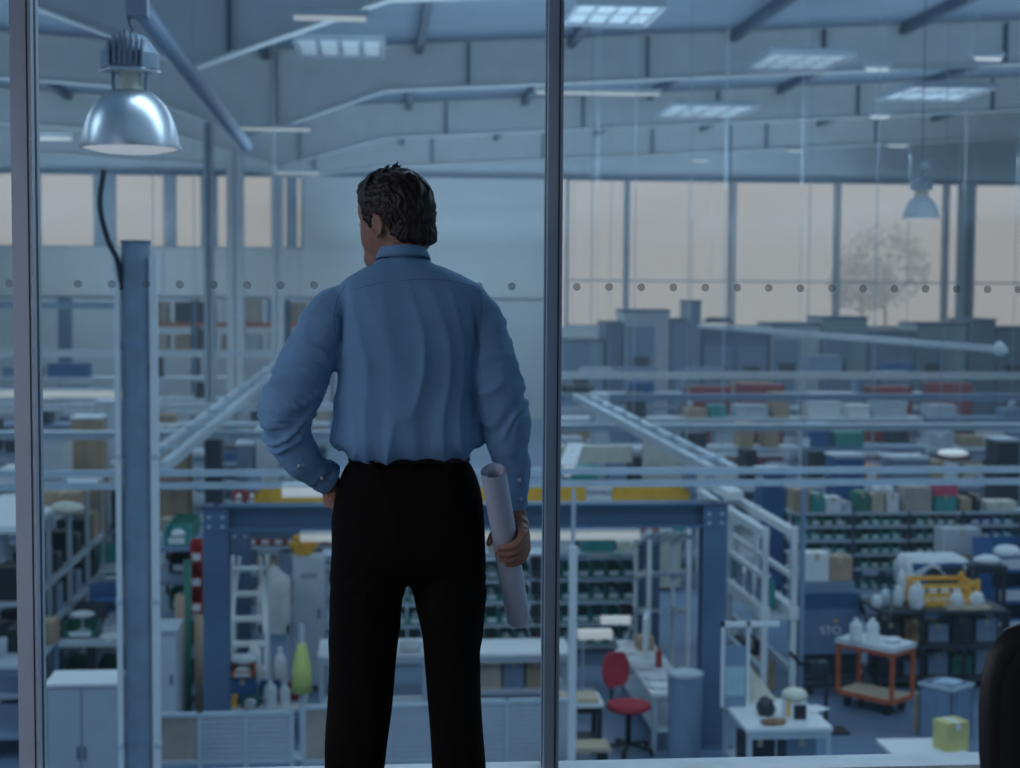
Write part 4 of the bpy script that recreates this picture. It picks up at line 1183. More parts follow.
# assembly bench with clutter
Yb2 = 17.3; H = h_at(260, 706, Yb2)
bench((X(262, Yb2), Yb2 + .25, FLOOR_Z), .95, .7, H, 'white bench heaped with parts left of the man\'s legs', None, 0, M_WHITEP, M_BLUEG)
zb = FLOOR_Z + H; bx = X(262, Yb2)
bin_((bx - .24, Yb2 + .22, zb + .29), .28, .26, .14, M_ORANGE, 'orange tray on the heaped bench', None, 0, M_WHITEP)
carton((bx - .24, Yb2 + .24, zb), .28, .26, .28, M_BLUEP, 'dark blue box carrying the orange tray')
bin_((bx + .06, Yb2 + .25, zb), .24, .25, .2, M_BLUEP, 'blue bin in the middle of the heaped bench', None, 0, M_BLUEG)
bin_((bx - .14, Yb2 + .0, zb), .2, .14, .10, M_DKGREEN, 'green bin at the front of the heaped bench', None, 0, M_WHITEP)
carton((bx - .36, Yb2, zb), .15, .13, .12, M_YELLOW, 'small yellow box at the left of the heaped bench')
bottle((bx + .16, Yb2 + .48, zb), .07, .55, M_WHITEP, 'tall white bottle at the back of the heaped bench')
bottle((bx + .08, Yb2 + .0, zb), .075, .28, M_WHITEP, 'white squat bottle at the front of the heaped bench')
bottle((bx + .24, Yb2 + .02, zb), .06, .24, M_WHITEP, 'small white bottle at the right front of the heaped bench')
bag((bx - .24, Yb2 + .22, zb + .435), .16, .11, .06, M_CLOTH, 'white crumpled cloth over the orange tray', None, 'cloth', 'cloth')
bag((bx - .14, Yb2 + .48, zb + .003), .10, .07, .34, M_CLOTH, 'white upright bag at the back left of the heaped bench', None, seed=3)
bag((bx + .34, Yb2 + .25, zb + .003), .09, .1, .15, mat('dark_red_cloth', (.25, .03, .05), .8), 'dark red rag at the right end of the heaped bench', None, 'rag', 'cloth', 5)
# vest on a stand
t = thing('vest_stand', 'post holding a yellow-green safety vest left of the man\'s leg', 'stand', gp(301, 16.4))
hv0, hv1 = h_at(301, 692, 16.4), h_at(301, 643, 16.4)
part('post', MB().cyl((0, 0, 0), (0, 0, h_at(301, 625, 16.4)), .03, 10), M_SHELF, t); part('foot', MB().box((0, 0, .015), (.3, .3, .03)), M_SHELF, t)
vs_ = solo('safety_vest', MB().lathe([(.105, hv0), (.11, hv0), (.10, (hv0 + hv1) / 2), (.055, hv1 - .03), (.036, hv1), (.034, hv1), (.05, hv1 - .04), (.095, (hv0 + hv1) / 2), (.105, hv0)], n=12, closed_ends=False), M_HIVIS, 'yellow-green safety vest hanging left of the man\'s leg', 'vest', gp(301, 16.4), 0, None, True)
bench((X(374, 17.4), 17.6, FLOOR_Z), 1.25, .8, h_at(350, 651, 17.4), 'pale bench right behind the man\'s legs', None, 0, M_WHITEP, M_PALEG)
bag((X(411, 17.4), 17.4, FLOOR_Z + h_at(350, 651, 17.4)), .14, .12, .08, M_WHITEP, 'white folded bag on the bench behind the man\'s legs')

# ---- bin shelving behind the man and to the right
Y = 21.2; xa, xb = X(322, Y), X(643, Y); w3 = (xb - xa) / 3
lv = [h_at(560, py, Y) for py in (641, 619.5, 597, 574.5)]
for b_ in range(3):
    cx_ = xa + w3 * (b_ + .5)
    shelf_unit((cx_, Y, FLOOR_Z), w3 - .02, .5, lv, ['bin shelving bay behind the man\'s left hip', 'bin shelving bay hidden behind the man\'s trousers', 'bin shelving bay right of the mullion'][b_], 'bin shelving bays', 0, M_SHELF, M_DARKP, top=h_at(560, 553, Y))
    for li, z in enumerate(lv):
        n_ = 6
        for k in range(n_):
            m_ = RND.choice([M_TEAL, M_TEAL, M_TEAL, M_DKGREEN, M_RED if (li == 1 and k == 5) else M_TEAL])
            bin_((cx_ - w3 / 2 + .1 + (w3 - .2) * (k + .5) / n_, Y - .05, FLOOR_Z + z), .19, .36, .18, m_, '%s bin, %s bay behind the man, %s shelf, %s from left' % ({M_TEAL: 'teal', M_DKGREEN: 'green', M_RED: 'red'}[m_], ['left', 'middle', 'right'][b_], ['bottom', 'second', 'third', 'top'][li], ['first', 'second', 'third', 'fourth', 'fifth', 'sixth'][k]), 'bins behind the man', 0, RND.choice([None, M_WHITEP, M_SHELF, M_DARKP]))
for i, (px, wv_, hv, m_, lab) in enumerate(((598, .45, .30, M_TEAL, 'large teal box on top of the bin shelving'), (627, .28, .12, M_CREAM, 'cream flat box on top of the bin shelving'), (565, .25, .22, M_WHITEP, 'white box on top of the bin shelving'), (500, .3, .3, M_CARDL, 'pale cardboard box on top of the shelving beside the man\'s hand'))):
    carton((X(px, Y), Y + .05, FLOOR_Z + h_at(560, 553, Y) + .032), wv_, .35, hv, m_, lab)
t0 = solo('shelf_top_board', MB().b2((-(xb - xa) / 2, -.28, 0), ((xb - xa) / 2, .28, .03)), M_SHELF, 'pale top board laid over the bin shelving', 'board', ((xa + xb) / 2, Y, FLOOR_Z + h_at(560, 553, Y) + .001))
bench((X(505, 18.2), 18.4, FLOOR_Z), 1.6, .8, h_at(505, 650, 18.2), 'white bench beside the man\'s right leg, before the bin shelving', None, 0, M_WHITEP, M_PALEG)
for i, (px, m_) in enumerate(((491, M_CARDL), (514, M_BLUEG), (537, M_CARD))):
    carton((X(px, 18.4), 18.4, FLOOR_Z + .245), .25, .4, .35, m_, ['pale box under the bench beside the man\'s right leg', 'blue grey box under the bench beside the man\'s right leg', 'brown box under the bench beside the man\'s right leg'][i])

# ---- red office chair at its desk
c = gp(632, 16.35); 
t = thing('swivel_chair', 'red swivel chair at the white desk right of the mullion', 'chair', c, math.radians(35))
seat = .47
part('seat', MB().lathe([(.02, seat), (.20, seat), (.245, seat + .03), (.23, seat + .075), (.1, seat + .085), (.01, seat + .085)], n=24), M_REDCLOTH, t, True, 60)
bk = MB()
rr_ = []
for i in range(9):
    f = i / 8; wv_ = .21 * math.sin(math.pi * (.12 + .76 * f)) ** .5; zc = seat + .22 + .36 * f
    rr_.append([(wv_ * math.cos(q), .235 + .035 * math.sin(q) - .05 * math.cos(q) ** 2 + .03 * f, zc) for q in [2 * math.pi * k / 16 for k in range(16)]])
bk.loft(rr_); part('backrest', bk, M_REDCLOTH, t, True, 60)
part('back_bar', MB().tube([(0, .1, seat - .02), (0, .26, seat), (0, .28, seat + .3)], .02, 8), M_BLACK, t, True)
part('gas_lift', MB().cyl((0, 0, .1), (0, 0, seat), .03, 10), M_BLACK, t, True)
for k in range(5):
    a_ = k * 2 * math.pi / 5; ft = part('base_arm', MB().bar((0, 0, .11), (.29 * math.cos(a_), .29 * math.sin(a_), .07), .045, .03), M_BLACK, t)
    part('caster', MB().ellipsoid((.28 * math.cos(a_), .28 * math.sin(a_), .032), (.03, .03, .03), None, 10, 8), M_BLACK, ft, True)
# desk
xa = X(655, 16.3); h = h_at(655, 694, 16.3)
ty = 17.55
t = bench((xa + .23, ty, FLOOR_Z), .46, 2.5, h, 'white desk running back right of the red chair', None, 0, M_WHITEP, M_SHELF)
zd = FLOOR_Z + h
t = thing('monitor', 'tall white monitor back on the white desk', 'monitor', (X(649, 18.0), 18.0, zd + .002), 1.35)
part('monitor_stand', MB().b2((-.1, -.08, 0), (.1, .08, .03)), M_WHITEP, t); part('monitor_neck', MB().b2((-.03, -.02, .03), (.03, .02, .15)), M_WHITEP, t); part('monitor_panel', MB().b2((-.24, -.03, .12), (.24, .03, .5)), M_WHITEP, t)
for i, (px, Y, lab) in enumerate(((629, 18.2, 'papers at the far left edge of the white desk'), (645, 17.45, 'papers in the middle of the white desk'), (663, 16.6, 'papers at the near edge of the white desk'), (658, 16.95, 'papers at the right of the white desk'))):
    paper((X(px, Y), Y, zd + .002), .20, .24, lab, .1 * i)
bottle((X(662, 17.5), 17.5, zd), .04, .22, M_RED, 'small red bottle on the white desk')
carton((X(647, 18.45), 18.45, zd), .2, .3, .14, M_CARD, 'brown box at the back of the white desk')
t = thing('desk_lamp', 'white hooded desk lamp over the far end of the white desk', 'lamp', (X(626, 18.72), 18.72, zd + .002)); 
part('foot', MB().lathe([(.09, 0), (.09, .02), (.02, .03)], n=14), M_WHITEP, t, True, 40); part('arm', MB().tube([(0, 0, .02), (.1, 0, .2), (-.1, 0, .27)], .014, 8), M_SHELF, t); part('lamp_head', MB().box((-.1, 0, .29), (.36, .13, .08)), M_TUBE, t)
t = thing('desk_lamp', 'white flat lamp head left of the white desk', 'lamp', gp(585, 18.9)); zz_ = h_at(590, 634, 18.9)
part('lamp_post', MB().cyl((0, 0, 0), (0, 0, zz_), .015, 8), M_SHELF, t); part('lamp_head', MB().box((.15, 0, zz_), (.42, .16, .10)), M_TUBE, t); part('foot', MB().box((0, 0, .01), (.3, .3, .02)), M_SHELF, t)
t = thing('waste_bin', 'tall pale round waste bin right of the white desk', 'bin', gp(689, 15.9)); H = h_at(689, 672, 15.9)
part('bin_body', MB().lathe([(.17, 0), (.185, H), (.175, H), (.16, .02)], n=24), M_BLUEG, t, True, 40); part('bin_rim', MB().lathe([(.185, H - .03), (.195, H - .03), (.195, H), (.185, H)], n=24), M_PALEG, t, True, 40)
bag((X(690, 15.3), 15.3, FLOOR_Z), .24, .2, .13, M_CLOTH, 'white crumpled bag on the floor before the round waste bin', None, seed=9)
# small tables left of the chair
bench((X(580, 16.15), 16.15, FLOOR_Z), .5, .5, h_at(588, 704, 15.9), 'small white table left of the red chair', None, 0, M_WHITEP, M_BLACK)
solo('board', MB().b2((-.2, -.17, 0), (.2, .17, .04)), M_WOOD, 'plywood board on the small white table', 'board', (X(581, 16.1), 16.1, FLOOR_Z + h_at(588, 704, 15.9) + .002), .0)
t = thing('stool', 'low wooden stool before the small white table', 'stool', gp(592, 15.2)); H = h_at(590, 744, 15.2)
part('seat', MB().b2((-.2, -.16, H - .04), (.2, .16, H)), M_WOOD, t)
for sx in (-1, 1):
    for sy in (-1, 1): part('leg', MB().bar((sx * .19, sy * .15, 0), (sx * .15, sy * .12, H - .04), .035), M_BLACK, t)
# white flow rack right behind the desk
def flow_rack(loc, w, L, label, hs, m_=M_WHITEP):
    t = thing('flow_rack', label, 'rack', loc, 0, 'white flow racks')
    for sx in (-1, 1):
        for sy in (0, 1): part('post', MB().box((sx * w / 2, sy * L, hs[-1][1 - sy] / 2 + .1), (.05, .05, hs[-1][1 - sy] + .2)), m_, t)
        for z0, z1 in hs: part('side_rail', MB().bar((sx * w / 2, 0, z0), (sx * w / 2, L, z1), .05, .08), m_, t)
    for z0, z1 in hs:
        for k in range(5): part('roller_track', MB().bar((-w / 2 + w * (k + .5) / 5, 0, z0), (-w / 2 + w * (k + .5) / 5, L, z1), .03, .03), M_SHELF, t)
    return t
flow_rack((X(672, 18.9), 18.95, FLOOR_Z), .5, 1.0, 'white sloping flow rack behind the white desk', [(1.0, .8), (1.5, 1.25), (2.0, 1.7)])
for i, (dx, m_, lab) in enumerate(((-.28, M_ORANGE, 'orange box on the upper track of the flow rack behind the desk'), (.05, M_WHITEP, 'white box on the upper track of the flow rack behind the desk'), (.37, M_TEAL, 'teal box on the upper track of the flow rack behind the desk'))):
    carton((X(672, 18.9) + dx * .6, 19.5, FLOOR_Z + 1.94), .17, .3, .2, m_, lab)
# ------------------------------------------------------------------ right of the portal frame
# white framed workstation leading away
x0 = 4.72; y0, y1 = 18.3, 22.0
t = thing('framed_workstation', 'white framed workstation leading away right of the blue portal', 'workstation', (x0, y0, FLOOR_Z)); L = y1 - y0
for sx in (0, .36):
    for f in (0, .5, 1): part('post', MB().b2((sx - .035, L * f - .035, 0), (sx + .035, L * f + .035, 2.15)), M_WHITEP, t)
    part('top_beam', MB().b2((sx - .05, 0, 2.02), (sx + .05, L, 2.12)), M_WHITEP, t); part('middle_beam', MB().b2((sx - .03, 0, 1.50), (sx + .03, L, 1.56)), M_WHITEP, t)
    part('bench_beam', MB().b2((sx - .06, -.05, 1.02), (sx + .06, L, 1.17)), M_WHITEP, t); part('low_beam', MB().b2((sx - .03, 0, .35), (sx + .03, L, .42)), M_SHELF, t)
part('bench_deck', MB().b2((0, 0, 1.0), (.36, L, 1.04)), M_PALEG, t)
for k in range(7): part('guard_bar', MB().b2((-.012, L * (k + .5) / 7 - .15, 1.2), (.012, L * (k + .5) / 7 + .12, 1.48)), M_BLUEG, t)
for k, (f, m_, h, lab) in enumerate(((.15, M_TEAL, .42, 'teal can on the near end of the framed workstation'), (.4, M_WHITEP, .3, 'white can on the framed workstation'), (.7, M_DKGREEN, .36, 'green can at the far end of the framed workstation'))):
    bottle((x0 + .18, y0 + L * f, FLOOR_Z + 1.042), .10, h, m_, lab, None, M_WHITEP)
solo('cover_plate', MB().box((0, 0, .06), (.22, .9, .12)), M_WHITEP, 'white flat cover lying on top of the framed workstation', 'cover', (x0 + .18, y0 + 2.8, FLOOR_Z + 2.155))
for k in range(4):
    carton((x0 + .18, y0 + .75 + k * .8, FLOOR_Z + .001), .24, .4, .34 + .1 * (k % 2), [M_CARD, M_DARKP, M_BLUEG, M_CARD][k], ['brown carton on the floor under the near end of the framed workstation', 'dark carton on the floor under the framed workstation', 'blue grey carton on the floor under the framed workstation', 'brown carton on the floor under the far end of the framed workstation'][k])
c = gp(805.5, 17.2); t = thing('service_post', 'slim pale blue post standing in front of the bin shelves', 'post', c); hh = h_at(805, 488, 17.2)
part('post', MB().b2((-.026, -.026, .02), (.026, .026, hh)), M_BLUEG, t); part('foot', MB().box((0, 0, .01), (.2, .2, .02)), M_STEELDK, t)

# desk with screen, leaning paper and a boxed device
Yd = 15.1; h = .76; xc = (X(757, 14.55) + X(818, 14.55)) / 2
bench((xc + .08, Yd, FLOOR_Z), .86, 1.1, h, 'white desk at the bottom, right of the blue portal column', None, 0, M_WHITEP, M_SHELF)
zd = FLOOR_Z + h
t = thing('desk_screen', 'blue grey desk screen with a pale window at the left of the desk', 'screen', (xc - .28, Yd + .25, zd + .002), 0)
Hs = Z(750, 645, Yd + .3) - zd
for s in (-1, 1): part('screen_post', MB().b2((s * .13 - .015, -.02, 0), (s * .13 + .015, .02, Hs + .25)), M_WHITEP, t)
part('screen_panel', MB().b2((-.115, -.012, .0), (.115, .012, Hs)), M_BLUEG, t); part('pale_pane', MB().b2((-.10, -.018, .12), (.10, -.012, .42)), mat('pale_aqua', (.40, .58, .64), .4), t)
part('screen_rail', MB().b2((-.145, -.02, Hs + .2), (.45, .02, Hs + .25)), M_WHITEP, t)
solo('drawing_sheet', MB().prism([(-.12, 0), (.20, .0), (-.10, .38)], -.006, .006), M_CREAM, 'cream triangular sheet leaning behind the desk things', 'paper', (xc + .02, Yd + .45, zd + .002))
t = thing('boxed_device', 'black and white device with a cream top on the desk', 'device', (X(800, 14.9), 14.9, zd + .002), -.15); Hh = Z(800, 688, 14.9) - zd
part('device_body', MB().b2((-.11, -.12, 0), (.11, .12, Hh - .12)), M_WHITEP, t); part('dark_front', MB().b2((-.02, -.126, .02), (.10, -.12, Hh - .14)), M_BLACK, t); part('device_top', MB().ellipsoid((0, 0, Hh - .07), (.13, .13, .075), None, 16, 10), M_CREAM, t, True)
part('yellow_strip', MB().b2((-.09, -.126, .05), (-.06, -.12, .2)), M_YELLOW, t)
bag((X(771, 15.05), 15.05, zd + .002), .09, .10, .10, M_DARKP, 'dark tape dispenser heap beside the boxed device', None, 'tape_dispenser', 'dispenser', 2)
bag((X(779, 14.7), 14.7, zd + .002), .13, .07, .035, M_BROWN, 'flat brown pouch on the front of the desk', None, 'pouch', 'pouch', 4)
solo('paper_sheet', MB().b2((-.13, -.1, 0), (.13, .1, .01)), M_WHITEP, 'white sheet at the right corner of the desk', 'papers', (X(820, 15.2), 15.2, zd + .002), .6)
for i in range(2):
    carton((xc - .12 + .42 * i, Yd, FLOOR_Z + .248), .30, .4, .3, [M_DARKP, M_BLUEG][i], ['dark box under the desk right of the portal', 'blue grey box under the desk right of the portal'][i])
t = thing('black_stand', 'black pole stand with a clamp arm right of the desk', 'stand', gp(832, 17.0)); H = h_at(832, 668, 17.0)
part('pole', MB().cyl((0, 0, 0), (0, 0, H), .022, 10), M_BLACK, t, True); part('foot', MB().box((.06, 0, .012), (.36, .28, .024)), M_BLACK, t)
part('clamp_arm', MB().tube([(0, 0, H), (-.12, 0, H + .08), (-.28, .1, H + .03), (-.40, .1, H + .16)], .025, 8), M_BLACK, t, True); part('clamp_head', MB().box((-.10, 0, H + .02), (.2, .14, .12)), M_DARKP, t)

# blue machine
t = thing('blue_machine', 'blue machine with white letters behind the trolley', 'machine', gp(832, 19.6)); Hm = h_at(832, 592, 19.6); w = .78
part('machine_base', MB().b2((-.34, -.25, 0), (.34, .45, .36)), M_DARKP, t)
part('machine_body', MB().prism([(-.39, .36), (.39, .36), (.39, Hm), (-.39, Hm)], -.1, .5), mat('machine_blue', (.035, .11, .24), .4), t)
fp = part('front_panel', MB().add([(-.39, -.3, .34), (.39, -.3, .34), (.39, -.11, Hm - .2), (-.39, -.11, Hm - .2), (-.39, -.102, .34), (.39, -.102, .34), (.39, -.102, Hm - .2), (-.39, -.102, Hm - .2)],
    [(0, 1, 2, 3), (0, 3, 7, 4), (1, 5, 6, 2), (3, 2, 6, 7), (0, 4, 5, 1), (4, 7, 6, 5)]), mat('machine_blue_front', (.09, .17, .30), .4), t)
part('upper_hood', MB().b2((-.36, -.05, Hm), (.34, .48, Hm + .14)), M_BLUEG, t)
ang = math.atan2(Hm - .54, .19)
me = text_mesh('STO', .15, .003); o = part('lettering', me, M_WHITEP, fp); o.location = (.08, -.235, .70 + .02); o.rotation_euler = (ang, 0, 0)
o.location = (-.02, -.3 + .19 * (.28 / (Hm - .54)) - .006, .34 + .28)
part('yellow_mark', MB().box((.06, -.3 + .19 * (.40 / (Hm - .54)) - .004, .34 + .40), (.06, .008, .03)), M_YELLOW, fp)
zt = FLOOR_Z + Hm + .142
carton((X(817, 19.75), 19.75, zt), .32, .3, .36, M_WHITEP, 'white box standing on the blue machine')
carton((X(841, 19.8), 19.8, zt), .30, .3, .30, M_CARD, 'brown box standing on the blue machine')
t = thing('hand_truck', 'dark hand truck lying at the foot of the blue machine', 'hand truck', gp(834, 18.78), -math.pi / 2)
part('fork', MB().box((-.15, 0, .12), (.12, .9, .06)), M_DARKP, t); part('fork', MB().box((.15, 0, .12), (.12, .9, .06)), M_DARKP, t); part('handle', MB().tube([(0, .4, .1), (0, .6, .5)], .02, 8), M_DARKP, t)
for s in (-1, 1): part('wheel', MB().cyl((s * .15 - .04, -.3, .06), (s * .15 + .04, -.3, .06), .06, 12), M_BLACK, t)

# bin shelves on the right, four bays
Y = 23.6
pys = [586, 565, 551, 537, 523]
edges = [789, 852, 907, 961, 1018, 1075]
lv = [h_at(900, p, Y) for p in pys]; top = h_at(900, 510, Y)
for b_ in range(5):
    xa, xb = X(edges[b_], Y), X(edges[b_ + 1], Y); w = xb - xa - .04; cx_ = (xa + xb) / 2
    shelf_unit((cx_, Y, FLOOR_Z), w, .45, lv + [top], 'bay of the long bin shelves on the right, %s from the left' % ['first', 'second', 'third', 'fourth', 'fifth'][b_], 'right bin shelf bays', 0, M_SHELF, M_DARKP, .03)
    for z in lv:
        for k in range(4):
            m_ = RND.choice([M_TEAL, M_TEAL, M_DKGREEN, M_DKGREEN, M_BLUEP if b_ > 2 else M_TEAL])
            bin_((cx_ - w / 2 + .09 + (w - .18) * (k + .5) / 4, Y - .02, FLOOR_Z + z), (w - .2) / 4 - .015, .36, .14, m_, '%s bin, %s bay of the right bin shelves, %s shelf, %s from left' % ({M_TEAL: 'teal', M_DKGREEN: 'green', M_BLUEP: 'blue'}[m_], ['first', 'second', 'third', 'fourth', 'fifth'][b_], ['bottom', 'second', 'third', 'fourth', 'fifth'][lv.index(z)], ['first', 'second', 'third', 'fourth'][k]), 'bins in the right shelves', 0, RND.choice([None, None, M_DARKP, M_SHELF]))
zt = FLOOR_Z + top
tops = [(800, .26, .34, M_CARD, 'brown box at the left end of the right shelf tops'), (816, .19, .28, M_TEAL, 'teal box on the right shelf tops, leftmost'), (832, .25, .22, M_WHITEP, 'white box on the right shelf tops beside the teal one'), (846, .13, .14, M_SHELF, 'grey flat box on the right shelf tops'), (861, .20, .30, M_DKGREEN, 'dark green box on the right shelf tops'),
        (876, .19, .26, M_CARDL, 'pale small carton on the right shelf tops'), (891, .18, .26, M_WHITEP, 'white small carton on the right shelf tops'), (916, .44, .37, mat('grey_card', (.45, .40, .36), .8), 'large grey brown carton on the right shelf tops'), (944, .34, .24, M_TEAL, 'teal box under the pink lid on the right shelf tops'),
        (964, .18, .2, M_CARD, 'brown small carton right of the pink lid'), (1000, .48, .14, M_CREAM, 'cream long carton at the right end of the shelf tops'), (976, .08, .24, M_DARKP, 'dark thin carton left of the cream long one')]
for px, w, h, m_, lab in tops:
    carton((X(px, Y), Y - .02, zt), w, .36, h, m_, lab)
t = thing('pink_lid', 'pink red lid on the teal box of the right shelf tops', 'lid', (X(944, Y), Y - .02, zt + .252))
part('lid_top', MB().b2((-.18, -.19, 0), (.18, .19, .17)), mat('pink_red', (.72, .10, .18), .5), t); part('lid_rim', MB().b2((-.19, -.2, 0), (.19, .2, .03)), MATS['pink_red'], t)
bag((X(883, Y), Y - .05, zt + .275), .16, .12, .09, M_CLOTH, 'white bag lying on the pale small cartons', None, seed=7)

# black racking in the middle right with loose goods
Yk = 19.2; xa, xb = X(874, Yk), X(1000, Yk); w = xb - xa
l3 = [.14, .56, 1.0]
t = thing('black_rack', 'black steel rack heaped with loose goods behind the trolley', 'rack', ((xa + xb) / 2, Yk, FLOOR_Z))
for sx in (-1, -.33, .33, 1):
    for sy in (-1, 1): part('post', MB().box((sx * w / 2, sy * .42, l3[-1] / 2), (.05, .05, l3[-1])), M_BLACK, t)
for z in l3: part('shelf', MB().b2((-w / 2, -.45, z - .04), (w / 2, .45, z)), M_DARKP, t)
for sx in (-1, 1): part('brace', MB().bar((sx * w / 2, -.4, .3), (sx * w / 2, .4, l3[-1]), .03, .03), M_BLACK, t)
part('cross_brace', MB().bar((-w / 2, -.43, .3), (w / 6, -.43, l3[1]), .03, .03), M_BLACK, t)
cxk = (xa + xb) / 2
names_ = ['dark', 'black', 'brown', 'blue grey', 'green']; mm_ = [M_DARKP, M_BLACK, M_BROWN, M_BLUEG, M_DKGREEN]
for li in (0, 1):
    for k in range(5):
        i_ = RND.choice([0, 0, 1, 2, 3, 4])
        carton((cxk - w / 2 + .2 + (w - .4) * k / 4, Yk, FLOOR_Z + l3[li]), .26, .5, RND.uniform(.2, .33), mm_[i_], '%s crate, place %s on the %s shelf of the black rack' % (names_[i_], ['one', 'two', 'three', 'four', 'five'][k], ['bottom', 'middle'][li]), 'crates in the black rack')
zt = FLOOR_Z + l3[2] + .002
# yellow crate with open sides
t = thing('yellow_crate', 'open yellow slatted crate on the black rack', 'crate', (X(946, Yk), Yk + .08, zt), 0)
for z in (.0, .12, .24): 
    for s in (-1, 1): part('slat', MB().b2((-.40, s * .27 - .012, z), (.40, s * .27 + .012, z + .05)), M_YELLOW, t); part('slat', MB().b2((s * .40 - .012, -.27, z), (s * .40 + .012, .27, z + .05)), M_YELLOW, t)
for sx in (-1, 1):
    for sy in (-1, 1): part('corner_post', MB().box((sx * .40, sy * .27, .17), (.06, .06, .34)), M_YELLOW, t)
part('crate_floor', MB().b2((-.40, -.27, 0), (.40, .27, .02)), M_YELLOW, t)
for k in range(4): bottle((X(946, Yk) - .24 + k * .16, Yk + .08, zt + .022), .055, .2, M_WHITEP, 'small white bottle inside the yellow crate, %s from the left' % ['first', 'second', 'third', 'fourth'][k], 'bottles in the yellow crate')
bag((X(906, Yk + .12), Yk + .12, zt), .06, .09, .24, M_WHITEP, 'upright white bag left of the yellow crate', None, seed=1)
bag((X(921, Yk - .33), Yk - .33, zt), .10, .09, .2, M_WHITEP, 'slumped white bag before the yellow crate', None, seed=6)
t = thing('tray', 'tray of white wrapped goods at the right of the black rack', 'tray', (X(972, Yk - .33), Yk - .33, zt)); part('tray_base', MB().b2((-.28, -.10, 0), (.28, .10, .04)), M_CARDL, t)
for k in range(2): bag((X(962 + k * 20, Yk - .33), Yk - .33, zt + .042), .09, .08, .1, M_WHITEP, '%s white wrapped part in the tray on the black rack' % ['left', 'right'][k], 'wrapped parts in the tray', 'wrapped_part', 'part', k + 20)
# bottles and dark things left of the rack
for k in range(3): bag((X(881 + k * 11, Yk - .2), Yk - .2 + .1 * (k % 2), zt), .065, .08, .10 + .03 * k, [M_WHITEP, M_SHELF, M_WHITEP][k], ['small white bundle at the left end of the black rack', 'grey bundle at the left end of the black rack', 'white bundle beside the upright white bag'][k], None, 'bundle', 'bundle', k + 30)
# pale cube and draped machine behind
Yp = 22.3
t = thing('draped_machine', 'machine under a white dust cloth behind the yellow crate', 'machine', gp(938, Yp)); Hc = h_at(938, 556, Yp)
part('machine_body', MB().b2((-.42, -.3, 0), (.42, .3, Hc - .06)), M_BLUEP, t); part('dark_hood', MB().b2((-.2, -.34, Hc - .5), (.36, -.3, Hc - .12)), M_DARKP, t)
cl = MB(); nn = 16; vs_ = []
for i in range(nn + 1):
    for j in range(9):
        u = -1 + 2 * i / nn; v = -1 + 2 * j / 8
        z = Hc + .02 * mnoise.noise(Vector((u * 3, v * 3, 2)))
        if abs(u) > .8: z -= (abs(u) - .8) * (2.2 if u < 0 else .8)
        if v < -.6: z -= (-v - .6) * .5 * (1 + .5 * math.sin(u * 6))
        vs_.append((u * .55 if abs(u) < .85 else math.copysign(.47 + .02 * math.sin(v * 8), u), v * .36, z))
cl.add(vs_, [(i * 9 + j, (i + 1) * 9 + j, (i + 1) * 9 + j + 1, i * 9 + j + 1) for i in range(nn) for j in range(8)])
o = part('dust_cloth', cl, M_CLOTH, t, True); md = o.modifiers.new('thickness', 'SOLIDIFY'); md.thickness = .008
carton((X(966, 22.75), 22.95, Z(966, 553, 22.9)), .60, .4, .38, M_PALEG, 'pale grey cube case behind the draped machine')
carton((X(975, 22.75), 22.95, FLOOR_Z), .75, .42, Z(966, 553, 22.9) - FLOOR_Z - .012, M_CARD, 'tall brown crate carrying the pale grey cube case')
# blue crates at the right edge
for k in range(3):
    t = bin_((X(1010, 21.9), 21.9, FLOOR_Z + .02 + k * .46), .75, .6, .44, M_BLUEP, 'blue crate of the stack at the right edge, %s' % ['bottom', 'middle', 'top'][k], 'blue crate stack', .1, M_WHITEP if k == 2 else None)
bag((X(990, 21.2), 21.15, FLOOR_Z + 1.15), .2, .12, .08, M_WHITEP, 'white soft roll beside the blue crate stack', None, 'foam_roll', 'roll', 12)
bench((X(990, 21.2), 21.15, FLOOR_Z), .5, .3, 1.148, 'narrow dark stand before the blue crate stack', None, 0, M_DARKP, M_BLACK)

# orange trolley
c = gp(881, 17.95); rz = math.radians(-50)
t = thing('trolley', 'orange two-deck trolley with white bottles on top', 'trolley', c, rz); H = .80; w, d = .74, .46
for sx in (-1, 1):
    for sy in (-1, 1): part('post', MB().box((sx * w / 2, sy * d / 2, (H + .16) / 2 + .03), (.04, .04, H - .16)), M_ORANGE, t)
part('top_frame', MB().b2((-w / 2, -d / 2 - .02, H - .08), (w / 2, -d / 2 + .02, H - .03)).b2((-w / 2, d / 2 - .02, H - .08), (w / 2, d / 2 + .02, H - .03)).b2((-w / 2 - .02, -d / 2, H - .08), (-w / 2 + .02, d / 2, H - .03)).b2((w / 2 - .02, -d / 2, H - .08), (w / 2 + .02, d / 2, H - .03)), M_ORANGE, t)
part('top_deck', MB().b2((-w / 2 - .03, -d / 2 - .03, H - .03), (w / 2 + .03, d / 2 + .03, H + .03)), M_WHITEP, t)
part('lower_frame', MB().b2((-w / 2, -d / 2 - .02, .15), (w / 2, -d / 2 + .02, .2)).b2((-w / 2, d / 2 - .02, .15), (w / 2, d / 2 + .02, .2)).b2((-w / 2 - .02, -d / 2, .15), (-w / 2 + .02, d / 2, .2)).b2((w / 2 - .02, -d / 2, .15), (w / 2 + .02, d / 2, .2)), M_ORANGE, t)
part('lower_deck', MB().b2((-w / 2, -d / 2, .185), (w / 2, d / 2, .205)), M_WOOD, t)
for sx in (-1, 1):
    for sy in (-1, 1):
        part('wheel', MB().cyl((sx * .28 - .02, sy * .15, .065), (sx * .28 + .02, sy * .15, .065), .065, 14), M_BLACK, t); part('wheel_fork', MB().box((sx * .28, sy * .15, .12), (.06, .05, .07)), M_STEELDK, t)
